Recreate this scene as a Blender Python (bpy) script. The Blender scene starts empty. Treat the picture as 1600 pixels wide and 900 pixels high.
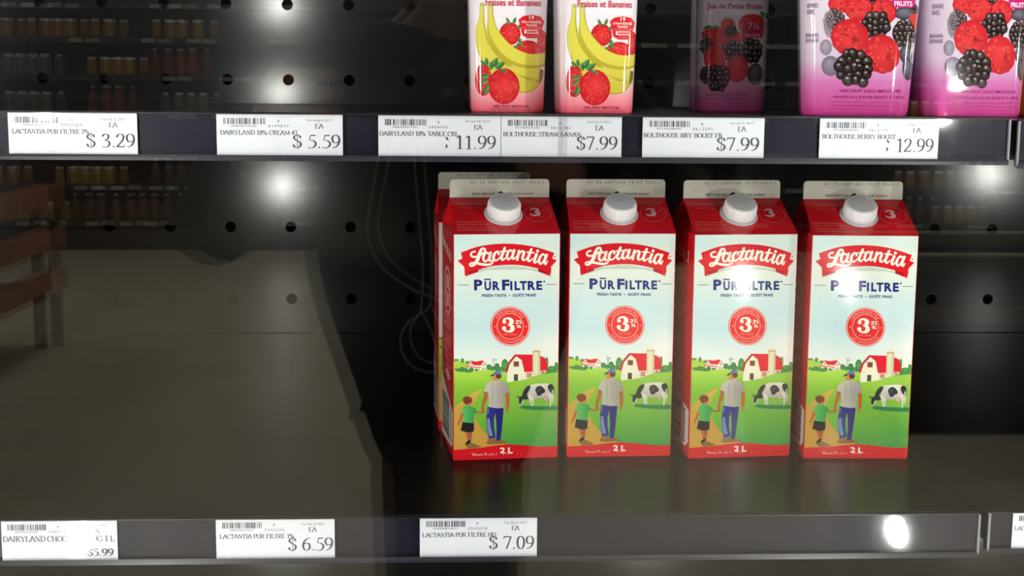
import bpy, bmesh, math, random
from mathutils import Vector, Matrix
from mathutils.geometry import tessellate_polygon

# ------------------------------------------------------------------ camera, world, exposure, lights
SC = bpy.context.scene
COL = SC.collection
PI = math.pi
CAM_YAW, CAM_PITCH, CAM_ROLL = math.radians(2.8), math.radians(8.3), math.radians(0.47)
cd = bpy.data.cameras.new('camera'); cam = bpy.data.objects.new('camera', cd); COL.objects.link(cam)
cd.sensor_width = 36; cd.lens = 36 * 2100 / 1600; cd.clip_start = 0.002; cd.clip_end = 60
fw = Vector((math.sin(CAM_YAW)*math.cos(CAM_PITCH), math.cos(CAM_YAW)*math.cos(CAM_PITCH), -math.sin(CAM_PITCH)))
rt = fw.cross(Vector((0, 0, 1))).normalized(); up = rt.cross(fw)
r2 = rt*math.cos(CAM_ROLL) + up*math.sin(CAM_ROLL); u2 = up*math.cos(CAM_ROLL) - rt*math.sin(CAM_ROLL)
cam.matrix_world = Matrix(((r2.x, u2.x, -fw.x, 0), (r2.y, u2.y, -fw.y, 0), (r2.z, u2.z, -fw.z, 1.35), (0, 0, 0, 1)))
SC.camera = cam
SC.cycles.transparent_max_bounces = 32
w = bpy.data.worlds.new('world'); SC.world = w; w.use_nodes = True
w.node_tree.nodes['Background'].inputs[0].default_value = (0.9, 0.95, 1, 1)
w.node_tree.nodes['Background'].inputs[1].default_value = 0.02
SC.view_settings.view_transform = 'Standard'; SC.view_settings.look = 'None'
SC.view_settings.exposure = 0.0; SC.view_settings.gamma = 1.0; SC.view_settings.use_curve_mapping = False
LED_TURN = math.radians(72)
LED_WATTS = 0.88          # each module of the door-post light bars
LED_COLOR = (1.0, 1.0, 0.95)
CEILING_WATTS = 46       # each panel on the shop ceiling
GLASS_F0 = 0.035         # reflectance of each of the four glass faces of a door

# ------------------------------------------------------------------ small helpers
def lin(c):
    return tuple(((v/255)/12.92 if v/255 <= .04045 else ((v/255+.055)/1.055)**2.4) for v in c)

def material(name, rgb=(128, 128, 128), rough=.5, spec=.5, metal=0, noise=0, noise_scale=30, coat=0, coat_rough=.1, attr=None, bump=0):
    m = bpy.data.materials.new(name); m.use_nodes = True
    nt = m.node_tree; b = nt.nodes['Principled BSDF']
    b.inputs['Base Color'].default_value = (*lin(rgb), 1)
    b.inputs['Roughness'].default_value = rough
    b.inputs['Specular IOR Level'].default_value = spec
    b.inputs['Metallic'].default_value = metal
    b.inputs['Coat Weight'].default_value = coat; b.inputs['Coat Roughness'].default_value = coat_rough
    if attr:
        a = nt.nodes.new('ShaderNodeAttribute'); a.attribute_name = attr
        nt.links.new(a.outputs['Color'], b.inputs['Base Color'])
    elif noise:
        t = nt.nodes.new('ShaderNodeTexCoord'); n = nt.nodes.new('ShaderNodeTexNoise'); r = nt.nodes.new('ShaderNodeValToRGB')
        n.inputs['Scale'].default_value = noise_scale; n.inputs['Detail'].default_value = 5
        c = lin(rgb)
        r.color_ramp.elements[0].position = .3; r.color_ramp.elements[1].position = .7
        r.color_ramp.elements[0].color = (*[v*(1-noise) for v in c], 1); r.color_ramp.elements[1].color = (*[min(1, v*(1+noise)) for v in c], 1)
        nt.links.new(t.outputs['Object'], n.inputs['Vector']); nt.links.new(n.outputs['Fac'], r.inputs['Fac'])
        nt.links.new(r.outputs['Color'], b.inputs['Base Color'])
    if bump:
        t = nt.nodes.new('ShaderNodeTexCoord'); n = nt.nodes.new('ShaderNodeTexNoise'); bp = nt.nodes.new('ShaderNodeBump')
        n.inputs['Scale'].default_value = bump; bp.inputs['Strength'].default_value = .15; bp.inputs['Distance'].default_value = .001
        nt.links.new(t.outputs['Object'], n.inputs['Vector']); nt.links.new(n.outputs['Fac'], bp.inputs['Height'])
        nt.links.new(bp.outputs['Normal'], b.inputs['Normal'])
    return m

def clear_material(name, f0, rough, tint=(1, 1, 1), body=None, body_mix=0.0):
    """clear sheet: straight-through transparency plus a Fresnel mirror on each face (same for every ray)"""
    m = bpy.data.materials.new(name); m.use_nodes = True
    nt = m.node_tree; nt.nodes.clear()
    N = nt.nodes.new; L = nt.links.new
    out = N('ShaderNodeOutputMaterial'); mix = N('ShaderNodeMixShader'); tr = N('ShaderNodeBsdfTransparent'); gl = N('ShaderNodeBsdfGlossy')
    tr.inputs[0].default_value = (*tint, 1); gl.inputs['Roughness'].default_value = rough
    geo = N('ShaderNodeNewGeometry'); dot = N('ShaderNodeVectorMath'); dot.operation = 'DOT_PRODUCT'
    L(geo.outputs['Incoming'], dot.inputs[0]); L(geo.outputs['Normal'], dot.inputs[1])
    ab = N('ShaderNodeMath'); ab.operation = 'ABSOLUTE'; L(dot.outputs['Value'], ab.inputs[0])
    om = N('ShaderNodeMath'); om.operation = 'SUBTRACT'; om.inputs[0].default_value = 1; L(ab.outputs[0], om.inputs[1])
    pw = N('ShaderNodeMath'); pw.operation = 'POWER'; pw.inputs[1].default_value = 5; L(om.outputs[0], pw.inputs[0])
    ma = N('ShaderNodeMath'); ma.operation = 'MULTIPLY_ADD'; ma.inputs[1].default_value = 1-f0; ma.inputs[2].default_value = f0; L(pw.outputs[0], ma.inputs[0])
    base = tr
    if body:
        df = N('ShaderNodeBsdfDiffuse'); df.inputs[0].default_value = (*lin(body), 1)
        m2 = N('ShaderNodeMixShader'); m2.inputs[0].default_value = body_mix
        L(tr.outputs[0], m2.inputs[1]); L(df.outputs[0], m2.inputs[2]); base = m2
    L(ma.outputs[0], mix.inputs[0]); L(base.outputs[0], mix.inputs[1]); L(gl.outputs[0], mix.inputs[2]); L(mix.outputs[0], out.inputs[0])
    return m

def tag(o, label=None, cat=None, group=None, kind=None):
    if label: o['label'] = label
    if cat: o['category'] = cat
    if group: o['group'] = group
    if kind: o['kind'] = kind
    return o

def empty(name, loc=(0, 0, 0), rz=0):
    o = bpy.data.objects.new(name, None); COL.objects.link(o); o.empty_display_size = .02
    o.location = loc; o.rotation_euler = (0, 0, rz); return o

def obj(name, bm, mat, parent=None, smooth=False):
    me = bpy.data.meshes.new(name); bm.normal_update(); bm.to_mesh(me); bm.free()
    for m in (mat if isinstance(mat, (list, tuple)) else [mat]): me.materials.append(m)
    if smooth:
        for p in me.polygons: p.use_smooth = True
    o = bpy.data.objects.new(name, me); COL.objects.link(o)
    if parent: o.parent = parent
    return o

def box(bm, x0, x1, y0, y1, z0, z1, mi=0, bev=0):
    vs = [bm.verts.new((x, y, z)) for x in (x0, x1) for y in (y0, y1) for z in (z0, z1)]
    fs = [bm.faces.new([vs[i] for i in q]) for q in ((0, 1, 3, 2), (4, 6, 7, 5), (0, 4, 5, 1), (2, 3, 7, 6), (0, 2, 6, 4), (1, 5, 7, 3))]
    for f in fs: f.material_index = mi
    if bev:
        es = {e for f in fs for e in f.edges}
        bmesh.ops.bevel(bm, geom=list(es), offset=bev, segments=2, affect='EDGES', profile=.5)

def boxes(*bs, bev=0):
    bm = bmesh.new()
    for b in bs: box(bm, *b, bev=bev)
    return bm

def lathe(bm, prof, n=32, cx=0, cy=0, mi=0, wob=None):
    rings = []
    for k, (r, z) in enumerate(prof):
        rings.append([bm.verts.new((cx+(r*(wob(i, k) if wob else 1))*math.cos(2*PI*i/n), cy+(r*(wob(i, k) if wob else 1))*math.sin(2*PI*i/n), z)) for i in range(n)])
    for a, b in zip(rings, rings[1:]):
        for i in range(n):
            f = bm.faces.new((a[i], a[(i+1) % n], b[(i+1) % n], b[i])); f.material_index = mi
    bm.faces.new(list(reversed(rings[0]))).material_index = mi; bm.faces.new(rings[-1]).material_index = mi

def extrude_x(bm, prof, x0, x1):
    """closed (y,z) profile swept along X"""
    a = [bm.verts.new((x0, y, z)) for y, z in prof]; b = [bm.verts.new((x1, y, z)) for y, z in prof]
    n = len(prof)
    for i in range(n): bm.faces.new((a[i], a[(i+1) % n], b[(i+1) % n], b[i]))
    bm.faces.new(list(reversed(a))); bm.faces.new(b)
    bmesh.ops.recalc_face_normals(bm, faces=bm.faces[:])

def smooth_path(pts, k=6):
    """Catmull-Rom through points of any dimension"""
    out = []
    n = len(pts)
    for i in range(n-1):
        p0, p1, p2, p3 = pts[max(i-1, 0)], pts[i], pts[i+1], pts[min(i+2, n-1)]
        for j in range(k):
            t = j/k
            out.append(tuple(.5*((2*b)+(-a+c)*t+(2*a-5*b+4*c-d)*t*t+(-a+3*b-3*c+d)*t**3) for a, b, c, d in zip(p0, p1, p2, p3)))
    out.append(tuple(pts[-1])); return out

def tube(bm, pts, r, n=8):
    rings = []
    for i, p in enumerate(pts):
        p = Vector(p); d = (Vector(pts[min(i+1, len(pts)-1)]) - Vector(pts[max(i-1, 0)])).normalized()
        s = d.cross(Vector((0.13, 1, 0.21))).normalized(); t = d.cross(s)
        rings.append([bm.verts.new(p + (s*math.cos(2*PI*k/n)+t*math.sin(2*PI*k/n))*r) for k in range(n)])
    for a, b in zip(rings, rings[1:]):
        for k in range(n): bm.faces.new((a[k], a[(k+1) % n], b[(k+1) % n], b[k]))
    bm.faces.new(rings[0]); bm.faces.new(list(reversed(rings[-1])))

# ------------------------------------------------------------------ printed artwork: flat coloured shapes laid on a package or a paper tag
_glyph = {}
def glyph_mesh(s, bold=0.0, spacing=1.0):
    key = (s, bold, spacing)
    if key not in _glyph:
        c = bpy.data.curves.new('lettering', 'FONT'); c.body = s; c.offset = bold; c.resolution_u = 3; c.space_character = spacing
        o = bpy.data.objects.new('lettering', c); COL.objects.link(o)
        dg = bpy.context.evaluated_depsgraph_get(); dg.update()
        me = o.evaluated_get(dg).to_mesh(); me.calc_loop_triangles()
        vs = [(v.co.x, v.co.y) for v in me.vertices]; ts = [tuple(t.vertices) for t in me.loop_triangles]
        o.evaluated_get(dg).to_mesh_clear()
        bpy.data.objects.remove(o); bpy.data.curves.remove(c)
        xs = [v[0] for v in vs] or [0, 1]; ys = [v[1] for v in vs] or [0, 1]
        x0, x1, y0, y1 = min(xs), max(xs), min(ys), max(ys)
        _glyph[key] = ([((x-x0)/(x1-x0 or 1), (y-y0)/(y1-y0 or 1)) for x, y in vs], ts)
    return _glyph[key]

# serif capitals and figures of the price tags: pen strokes on a unit-high letter; width follows the stroke's steepness
SER = {
 'A': (.72, [[(.04, 0), (.36, 1)], [(.36, 1), (.68, 0), .13], [(.16, .36), (.54, .36)], [(0, 0), (.16, 0)], [(.56, 0), (.74, 0)]]),
 'B': (.62, [[(.14, 0), (.14, 1)], [(.04, 1), (.3, 1), (.48, .9), (.5, .75), (.42, .57), (.28, .52), (.14, .52)], [(.28, .52), (.5, .44), (.56, .27), (.48, .08), (.3, 0), (.04, 0)]]),
 'C': (.64, [[(.6, .72), (.58, .86), (.4, 1), (.2, .92), (.06, .68), (.05, .35), (.18, .08), (.38, 0), (.6, .14)]]),
 'D': (.7, [[(.14, 0), (.14, 1)], [(.04, 1), (.34, 1), (.56, .84), (.66, .5), (.56, .16), (.34, 0), (.04, 0)]]),
 'E': (.6, [[(.14, 0), (.14, 1)], [(.04, 1), (.52, 1), (.54, .82)], [(.14, .52), (.42, .52)], [(.04, 0), (.54, 0), (.58, .2)]]),
 'F': (.56, [[(.14, 0), (.14, 1)], [(.04, 1), (.52, 1), (.54, .82)], [(.14, .52), (.42, .52)], [(.04, 0), (.26, 0)]]),
 'G': (.7, [[(.6, .74), (.56, .88), (.4, 1), (.2, .92), (.06, .68), (.05, .35), (.18, .08), (.4, 0), (.6, .1)], [(.6, .1), (.6, .4)], [(.46, .42), (.7, .42)]]),
 'H': (.72, [[(.14, 0), (.14, 1)], [(.58, 0), (.58, 1)], [(.14, .52), (.58, .52)], [(.04, 0), (.24, 0)], [(.48, 0), (.68, 0)], [(.04, 1), (.24, 1)], [(.48, 1), (.68, 1)]]),
 'I': (.34, [[(.17, 0), (.17, 1)], [(.05, 0), (.29, 0)], [(.05, 1), (.29, 1)]]),
 'J': (.4, [[(.26, 1), (.26, .2), (.18, .02), (.04, .06)], [(.14, 1), (.38, 1)]]),
 'K': (.72, [[(.14, 0), (.14, 1)], [(.6, 1), (.16, .45)], [(.28, .6), (.64, 0), .12], [(.04, 0), (.24, 0)], [(.54, 0), (.72, 0)]]),
 'L': (.6, [[(.14, 0), (.14, 1)], [(.04, 1), (.26, 1)], [(.04, 0), (.54, 0), (.58, .22)]]),
 'M': (.88, [[(.12, 0), (.14, 1), .05], [(.14, 1), (.44, .06), .12], [(.44, .06), (.74, 1), .05], [(.74, 1), (.75, 0), .13], [(.03, 0), (.22, 0)], [(.65, 0), (.86, 0)]]),
 'N': (.72, [[(.13, 0), (.13, 1), .05], [(.13, 1), (.6, .02), .13], [(.6, .02), (.6, 1), .05], [(.03, 0), (.24, 0)], [(.5, 1), (.7, 1)]]),
 'O': (.72, [[(.35, 1), (.16, .9), (.06, .62), (.06, .36), (.17, .09), (.36, 0), (.55, .09), (.66, .36), (.66, .62), (.55, .9), (.35, 1)]]),
 'P': (.56, [[(.14, 0), (.14, 1)], [(.04, 1), (.32, 1), (.5, .9), (.52, .72), (.44, .54), (.3, .47), (.14, .48)], [(.04, 0), (.26, 0)]]),
 'Q': (.72, [[(.35, 1), (.16, .9), (.06, .62), (.06, .36), (.17, .09), (.36, 0), (.55, .09), (.66, .36), (.66, .62), (.55, .9), (.35, 1)], [(.36, .05), (.5, -.16), (.68, -.2)]]),
 'R': (.66, [[(.14, 0), (.14, 1)], [(.04, 1), (.32, 1), (.5, .9), (.51, .74), (.42, .57), (.3, .52), (.14, .52)], [(.3, .52), (.58, 0), .12], [(.04, 0), (.26, 0)], [(.52, 0), (.68, 0)]]),
 'S': (.54, [[(.46, .76), (.44, .92), (.26, 1), (.1, .9), (.08, .72), (.24, .56), (.4, .45), (.48, .26), (.4, .06), (.24, 0), (.08, .06), (.05, .26)]]),
 'T': (.6, [[(.3, 0), (.3, 1)], [(.05, .8), (.06, 1), (.54, 1), (.55, .8)], [(.18, 0), (.42, 0)]]),
 'U': (.72, [[(.14, 1), (.14, .3), (.24, .05), (.4, 0), (.54, .06), (.6, .3), (.6, 1)], [(.04, 1), (.26, 1)], [(.5, 1), (.7, 1)]]),
 'V': (.7, [[(.08, 1), (.36, 0), .13], [(.36, 0), (.62, 1), .05], [(0, 1), (.2, 1)], [(.52, 1), (.7, 1)]]),
 'W': (.94, [[(.06, 1), (.28, 0), .12], [(.28, 0), (.48, .9), .05], [(.46, 1), (.68, 0), .12], [(.68, 0), (.88, 1), .05], [(0, 1), (.18, 1)], [(.78, 1), (.94, 1)]]),
 'Y': (.7, [[(.08, 1), (.36, .45), .12], [(.36, .45), (.62, 1), .05], [(.36, .48), (.36, 0)], [(0, 1), (.2, 1)], [(.52, 1), (.7, 1)], [(.24, 0), (.48, 0)]]),
 '0': (.52, [[(.25, 1), (.12, .88), (.06, .5), (.12, .12), (.25, 0), (.38, .12), (.44, .5), (.38, .88), (.25, 1)]]),
 '1': (.5, [[(.1, .86), (.28, 1)], [(.28, 1), (.28, 0)], [(.12, 0), (.44, 0)]]),
 '2': (.52, [[(.05, .74), (.11, .92), (.24, 1), (.38, .92), (.41, .74), (.34, .5), (.2, .27), (.04, .03)], [(.04, .045), (.42, .045), .1], [(.41, .03), (.46, .2), .05]]),
 '3': (.5, [[(.06, .8), (.13, .94), (.25, 1), (.37, .9), (.37, .72), (.28, .58), (.15, .52)], [(.15, .52), (.34, .48), (.43, .3), (.37, .1), (.2, 0), (.04, .05)]]),
 '4': (.52, [[(.34, 0), (.34, 1)], [(.34, 1), (.03, .3)], [(.03, .28), (.48, .28), .07]]),
 '5': (.5, [[(.17, .96), (.43, .96), .1], [(.17, .98), (.1, .6), .05], [(.1, .6), (.28, .58), (.42, .42), (.42, .2), (.3, .04), (.16, 0), (.03, .05)]]),
 '6': (.52, [[(.44, .99), (.24, .88), (.1, .64), (.06, .34), (.12, .1), (.26, 0), (.4, .1), (.44, .32), (.38, .54), (.26, .6), (.1, .5)]]),
 '7': (.5, [[(.05, .96), (.46, .96), .1], [(.45, .96), (.2, 0), .09], [(.06, .98), (.03, .8), .05]]),
 '8': (.52, [[(.25, 1), (.1, .88), (.12, .7), (.28, .52), (.42, .34), (.42, .12), (.26, 0), (.09, .12), (.08, .32), (.25, .5), (.38, .68), (.39, .88), (.25, 1)]]),
 '9': (.52, [[(.08, .01), (.28, .12), (.4, .36), (.44, .66), (.38, .9), (.25, 1), (.1, .9), (.06, .68), (.12, .46), (.24, .4), (.4, .5)]]),
 '$': (.52, [[(.43, .76), (.38, .92), (.25, .97), (.1, .88), (.09, .7), (.25, .54), (.4, .42), (.44, .24), (.36, .06), (.24, .02), (.1, .07), (.05, .25)], [(.26, 1.1), (.26, -.1), .04]]),
 '%': (.86, [[(.2, 1), (.08, .9), (.06, .7), (.14, .52), (.26, .6), (.3, .8), (.2, 1)], [(.6, .48), (.48, .38), (.47, .16), (.56, 0), (.7, .1), (.72, .32), (.6, .48)], [(.62, 1), (.2, 0), .05]]),
 '.': (.26, [[(.08, .045), (.17, .045), .11]]),
 ' ': (.28, []),
}

class Art:
    def __init__(s):
        s.tris = []                       # (level, (uv,uv,uv), (rgb,rgb,rgb))
        s.F = lambda x, y: (x, y)
    def _c(s, col, x, y): return lin(col(x, y) if callable(col) else col)
    def tri(s, pts, col, lv):
        s.tris.append((lv, tuple(s.F(*p) for p in pts), tuple(s._c(col, *p) for p in pts)))
    def poly(s, pts, col, lv=1):
        for t in tessellate_polygon([[Vector((p[0], p[1], 0)) for p in pts]]):
            s.tri([pts[i] for i in t], col, lv)
    def rect(s, x0, y0, x1, y1, col, lv=1): s.poly([(x0, y0), (x1, y0), (x1, y1), (x0, y1)], col, lv)
    def grid(s, x0, y0, x1, y1, nx, ny, col, lv=0):
        for i in range(nx):
            for j in range(ny):
                a, b = x0+(x1-x0)*i/nx, x0+(x1-x0)*(i+1)/nx; c, d = y0+(y1-y0)*j/ny, y0+(y1-y0)*(j+1)/ny
                s.tri([(a, c), (b, c), (b, d)], col, lv); s.tri([(a, c), (b, d), (a, d)], col, lv)
    def ell(s, cx, cy, rx, ry, col, lv=1, rim=None, n=20, rot=0, hot=(0, 0)):
        ca, sa = math.cos(rot), math.sin(rot)
        ps = [(cx+rx*math.cos(2*PI*i/n)*ca-ry*math.sin(2*PI*i/n)*sa, cy+rx*math.cos(2*PI*i/n)*sa+ry*math.sin(2*PI*i/n)*ca) for i in range(n)]
        h = (cx+hot[0]*rx, cy+hot[1]*ry)
        for i in range(n):
            p = [h, ps[i], ps[(i+1) % n]]
            s.tris.append((lv, tuple(s.F(*q) for q in p), (lin(col), lin(rim or col), lin(rim or col))))
    def ring(s, cx, cy, r0, r1, col, lv=1, n=48, sy=1):
        for i in range(n):
            a, b = 2*PI*i/n, 2*PI*(i+1)/n
            q = [(cx+r*math.cos(t), cy+r*sy*math.sin(t)) for r, t in ((r0, a), (r1, a), (r1, b), (r0, b))]
            s.tri(q[:3], col, lv); s.tri([q[0], q[2], q[3]], col, lv)
    def ribbon(s, pts, ws, col, lv=1, k=5, cap=True):
        if not isinstance(ws, (list, tuple)): ws = [ws]*len(pts)
        P = smooth_path([(p[0], p[1], w_) for p, w_ in zip(pts, ws)], k) if k > 1 else [(p[0], p[1], w_) for p, w_ in zip(pts, ws)]
        L, R = [], []
        for i, (x, y, w_) in enumerate(P):
            a, b = P[max(i-1, 0)], P[min(i+1, len(P)-1)]
            dx, dy = b[0]-a[0], b[1]-a[1]; l = math.hypot(dx, dy) or 1
            L.append((x-dy/l*w_/2, y+dx/l*w_/2)); R.append((x+dy/l*w_/2, y-dx/l*w_/2))
        for i in range(len(P)-1):
            s.tri([L[i], L[i+1], R[i+1]], col, lv); s.tri([L[i], R[i+1], R[i]], col, lv)
        if cap:
            for e in (P[0], P[-1]):
                c = col(e[0], e[1]) if callable(col) else col
                s.ell(e[0], e[1], e[2]/2, e[2]/2, c, lv, n=10)
    def text(s, t, x0, y0, x1, y1, col, lv=2, bold=0.0, warp=None, spacing=1.0):
        vs, ts = glyph_mesh(t, bold, spacing)
        P = [(x0+(x1-x0)*a, y1+(y0-y1)*b) for a, b in vs]
        if warp: P = [warp(*p) for p in P]
        for q in ts: s.tri([P[i] for i in q], col, lv)
    def arc_text(s, t, cx, cy, r, h, a0, a1, col, lv=2, inside=False, bold=0):
        vs, ts = glyph_mesh(t, bold)
        P = []
        for a, b in vs:
            th = a0+(a1-a0)*a; rr = (r-h*b) if inside else (r+h*b)
            P.append((cx+rr*math.cos(th), cy-rr*math.sin(th)))
        for q in ts: s.tri([P[i] for i in q], col, lv)
    def serif(s, t, x0, y0, x1, y1, col, lv=2, T=.13, th=.05):
        tot = sum(SER.get(c, SER[' '])[0] for c in t)*1.0
        sx = (x1-x0)/tot; sy = (y1-y0); X = x0
        for c in t:
            adv, strokes = SER.get(c, SER[' '])
            for st in strokes:
                fixed = None
                if not isinstance(st[-1], tuple): fixed = st[-1]; st = st[:-1]
                pts = smooth_path(st, 4) if len(st) > 4 else st
                n = len(pts); L, R = [], []
                for i, (px, py) in enumerate(pts):
                    a, b = pts[max(i-1, 0)], pts[min(i+1, n-1)]
                    dx, dy = b[0]-a[0], b[1]-a[1]; l = math.hypot(dx, dy) or 1
                    wd = fixed*(T/.13) if fixed else th+(T-th)*abs(dy/l)**1.5
                    L.append((px-dy/l*wd/2, py+dx/l*wd/2)); R.append((px+dy/l*wd/2, py-dx/l*wd/2))
                M = lambda p: (X+p[0]*sx, y1-p[1]*sy)
                for i in range(n-1):
                    s.tri([M(L[i]), M(L[i+1]), M(R[i+1])], col, lv); s.tri([M(L[i]), M(R[i+1]), M(R[i])], col, lv)
            X += adv*sx
    def barcode(s, x0, y0, x1, y1, col, lv=2, seed=1, vertical=False, n=44):
        r = random.Random(seed); ws = [r.choice((1, 1, 1, 2, 2, 3)) for _ in range(n)]; tot = sum(ws); p = 0
        for i, wd in enumerate(ws):
            if i % 2 == 0:
                if vertical: s.rect(x0, y0+(y1-y0)*p/tot, x1, y0+(y1-y0)*(p+wd)/tot, col, lv)
                else: s.rect(x0+(x1-x0)*p/tot, y0, x0+(x1-x0)*(p+wd)/tot, y1, col, lv)
            p += wd

def clip_tri(pts, cols, axis, k, keep_low):
    """part of a convex polygon (with colours) on one side of a line u=k or v=k"""
    op, oc = [], []
    n = len(pts)
    for i in range(n):
        p, q, cp, cq = pts[i], pts[(i+1) % n], cols[i], cols[(i+1) % n]
        ip = (p[axis] <= k) == keep_low or p[axis] == k; iq = (q[axis] <= k) == keep_low or q[axis] == k
        if ip: op.append(p); oc.append(cp)
        if ip != iq:
            t = (k-p[axis])/((q[axis]-p[axis]) or 1e-9)
            op.append(tuple(a+(b-a)*t for a, b in zip(p, q))); oc.append(tuple(a+(b-a)*t for a, b in zip(cp, cq)))
    return op, oc

def emit(bm, cl, art, surf, mi=0, usplit=(), vsplit=(), ulim=None, vlim=None):
    """lay an Art on a surface: surf(u,v,level)->point; splits keep it on curved faces"""
    for lv, uv, cs in art.tris:
        cells = [(list(uv), list(cs))]
        for lim, ax in ((ulim, 0), (vlim, 1)):
            if lim:
                nc = []
                for p, c in cells:
                    p, c = clip_tri(p, c, ax, lim[0], False)
                    if len(p) > 2: p, c = clip_tri(p, c, ax, lim[1], True)
                    if len(p) > 2: nc.append((p, c))
                cells = nc
        for ks, ax in ((usplit, 0), (vsplit, 1)):
            for k in ks:
                nc = []
                for p, c in cells:
                    mn, mx = min(q[ax] for q in p), max(q[ax] for q in p)
                    if mn < k < mx:
                        for side in (True, False):
                            a, b = clip_tri(p, c, ax, k, side)
                            if len(a) > 2: nc.append((a, b))
                    else: nc.append((p, c))
                cells = nc
        for p, c in cells:
            area = sum(p[i][0]*p[(i+1) % len(p)][1]-p[(i+1) % len(p)][0]*p[i][1] for i in range(len(p)))
            if abs(area) < 1e-9: continue
            if area < 0: p, c = p[::-1], c[::-1]
            vs = []
            for q, k in zip(p, c):
                v = bm.verts.new(surf(q[0], q[1], lv)); v[cl] = (*k, 1); vs.append(v)
            try: bm.faces.new(vs).material_index = mi
            except ValueError: pass

def quad_inv(TL, TR, BR, BL):
    """pixel in a traced quad -> (u from the left, v from the bottom)"""
    def F(x, y):
        u, v = .5, .5
        for _ in range(8):
            lx, ly = BL[0]+(TL[0]-BL[0])*v, BL[1]+(TL[1]-BL[1])*v
            rx, ry = BR[0]+(TR[0]-BR[0])*v, BR[1]+(TR[1]-BR[1])*v
            u = (x-lx)/(rx-lx)
            bx, by = BL[0]+(BR[0]-BL[0])*u, BL[1]+(BR[1]-BL[1])*u
            tx, ty = TL[0]+(TR[0]-TL[0])*u, TL[1]+(TR[1]-TL[1])*u
            v = (y-by)/(ty-by)
        return (u, v)
    return F

def lerp3(a, b, t): t = max(0, min(1, t)); return tuple(x+(y-x)*t for x, y in zip(a, b))
def ramp(stops, t):
    if t <= stops[0][0]: return stops[0][1]
    for (a, ca), (b, cb) in zip(stops, stops[1:]):
        if t <= b: return lerp3(ca, cb, (t-a)/(b-a))
    return stops[-1][1]

# ------------------------------------------------------------------ materials
M_black = material('black enamelled steel', (17, 18, 19), rough=.15, spec=.65)
M_shelf = material('black coated shelf steel', (12, 11, 10), rough=.25, spec=.4, noise=.25, noise_scale=60)
M_shelf.node_tree.nodes['Principled BSDF'].inputs['IOR'].default_value = 1.13
M_edge = material('black shelf edge', (10, 10, 11), rough=.4)
M_navy = material('dark navy rail plastic', (12, 12, 30), rough=.5, spec=.2, noise=.15, noise_scale=400)
M_rail_lip = material('grey rail lip plastic', (36, 36, 44), rough=.3)
M_cover = clear_material('clear rail cover', .028, .065)
M_coverend = clear_material('clear rail end', .12, .15, body=(170, 170, 180), body_mix=.5)
M_glass = clear_material('door glass', GLASS_F0, .0, tint=(.985, .99, .985))
M_print = material('printed carton board', attr='print', rough=.12, spec=.32)
M_film = material('printed shrink film', attr='print', rough=.1, spec=.5, coat=.6, coat_rough=.05)
M_paper = material('tag paper', attr='print', rough=.6, spec=.3)
M_cap = material('white cap plastic', (232, 230, 234), rough=.35)
_b = M_cap.node_tree.nodes['Principled BSDF']; _b.inputs['Subsurface Weight'].default_value = .6; _b.inputs['Subsurface Radius'].default_value = (1, 1, 1); _b.inputs['Subsurface Scale'].default_value = .012
M_alu = material('brushed aluminium', (150, 150, 152), rough=.4, metal=.8)
M_white = material('white lamp housing', (220, 220, 220), rough=.5)
M_gasket = material('black door gasket', (14, 14, 15), rough=.7)
M_floor = material('shop floor tiles', (168, 160, 142), rough=.45, noise=.1, noise_scale=3)
M_ceil = material('ceiling boards', (200, 198, 192), rough=.8, noise=.03)
M_wall = material('shop wall paint', (150, 145, 138), rough=.8, noise=.05)
M_gond = material('dark gondola steel', (20, 20, 21), rough=.5)
M_lens = material('frosted lens', (240, 240, 235), rough=.4)

# ------------------------------------------------------------------ the shop: floor, ceiling, walls
def struct(name, bm, mat, parent=None):
    o = obj(name, bm, mat, parent)
    if parent is None: o['kind'] = 'structure'
    return o
RX0, RX1, RY0, RY1, RZ = -7.5, 7.5, -11.2, 2.2, 3.3
struct('floor', boxes((RX0, RX1, RY0, RY1, -.05, 0)), M_floor)
struct('ceiling', boxes((RX0, RX1, RY0, RY1, RZ, RZ+.05)), M_ceil)
struct('wall_south', boxes((RX0, RX1, RY0-.05, RY0, 0, RZ)), M_wall)
struct('wall_west', boxes((RX0-.05, RX0, RY0, RY1, 0, RZ)), M_wall)
struct('wall_east', boxes((RX1, RX1+.05, RY0, RY1, 0, RZ)), M_wall)
struct('wall_north', boxes((RX0, RX1, RY1, RY1+.05, 0, RZ)), M_wall)

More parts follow.
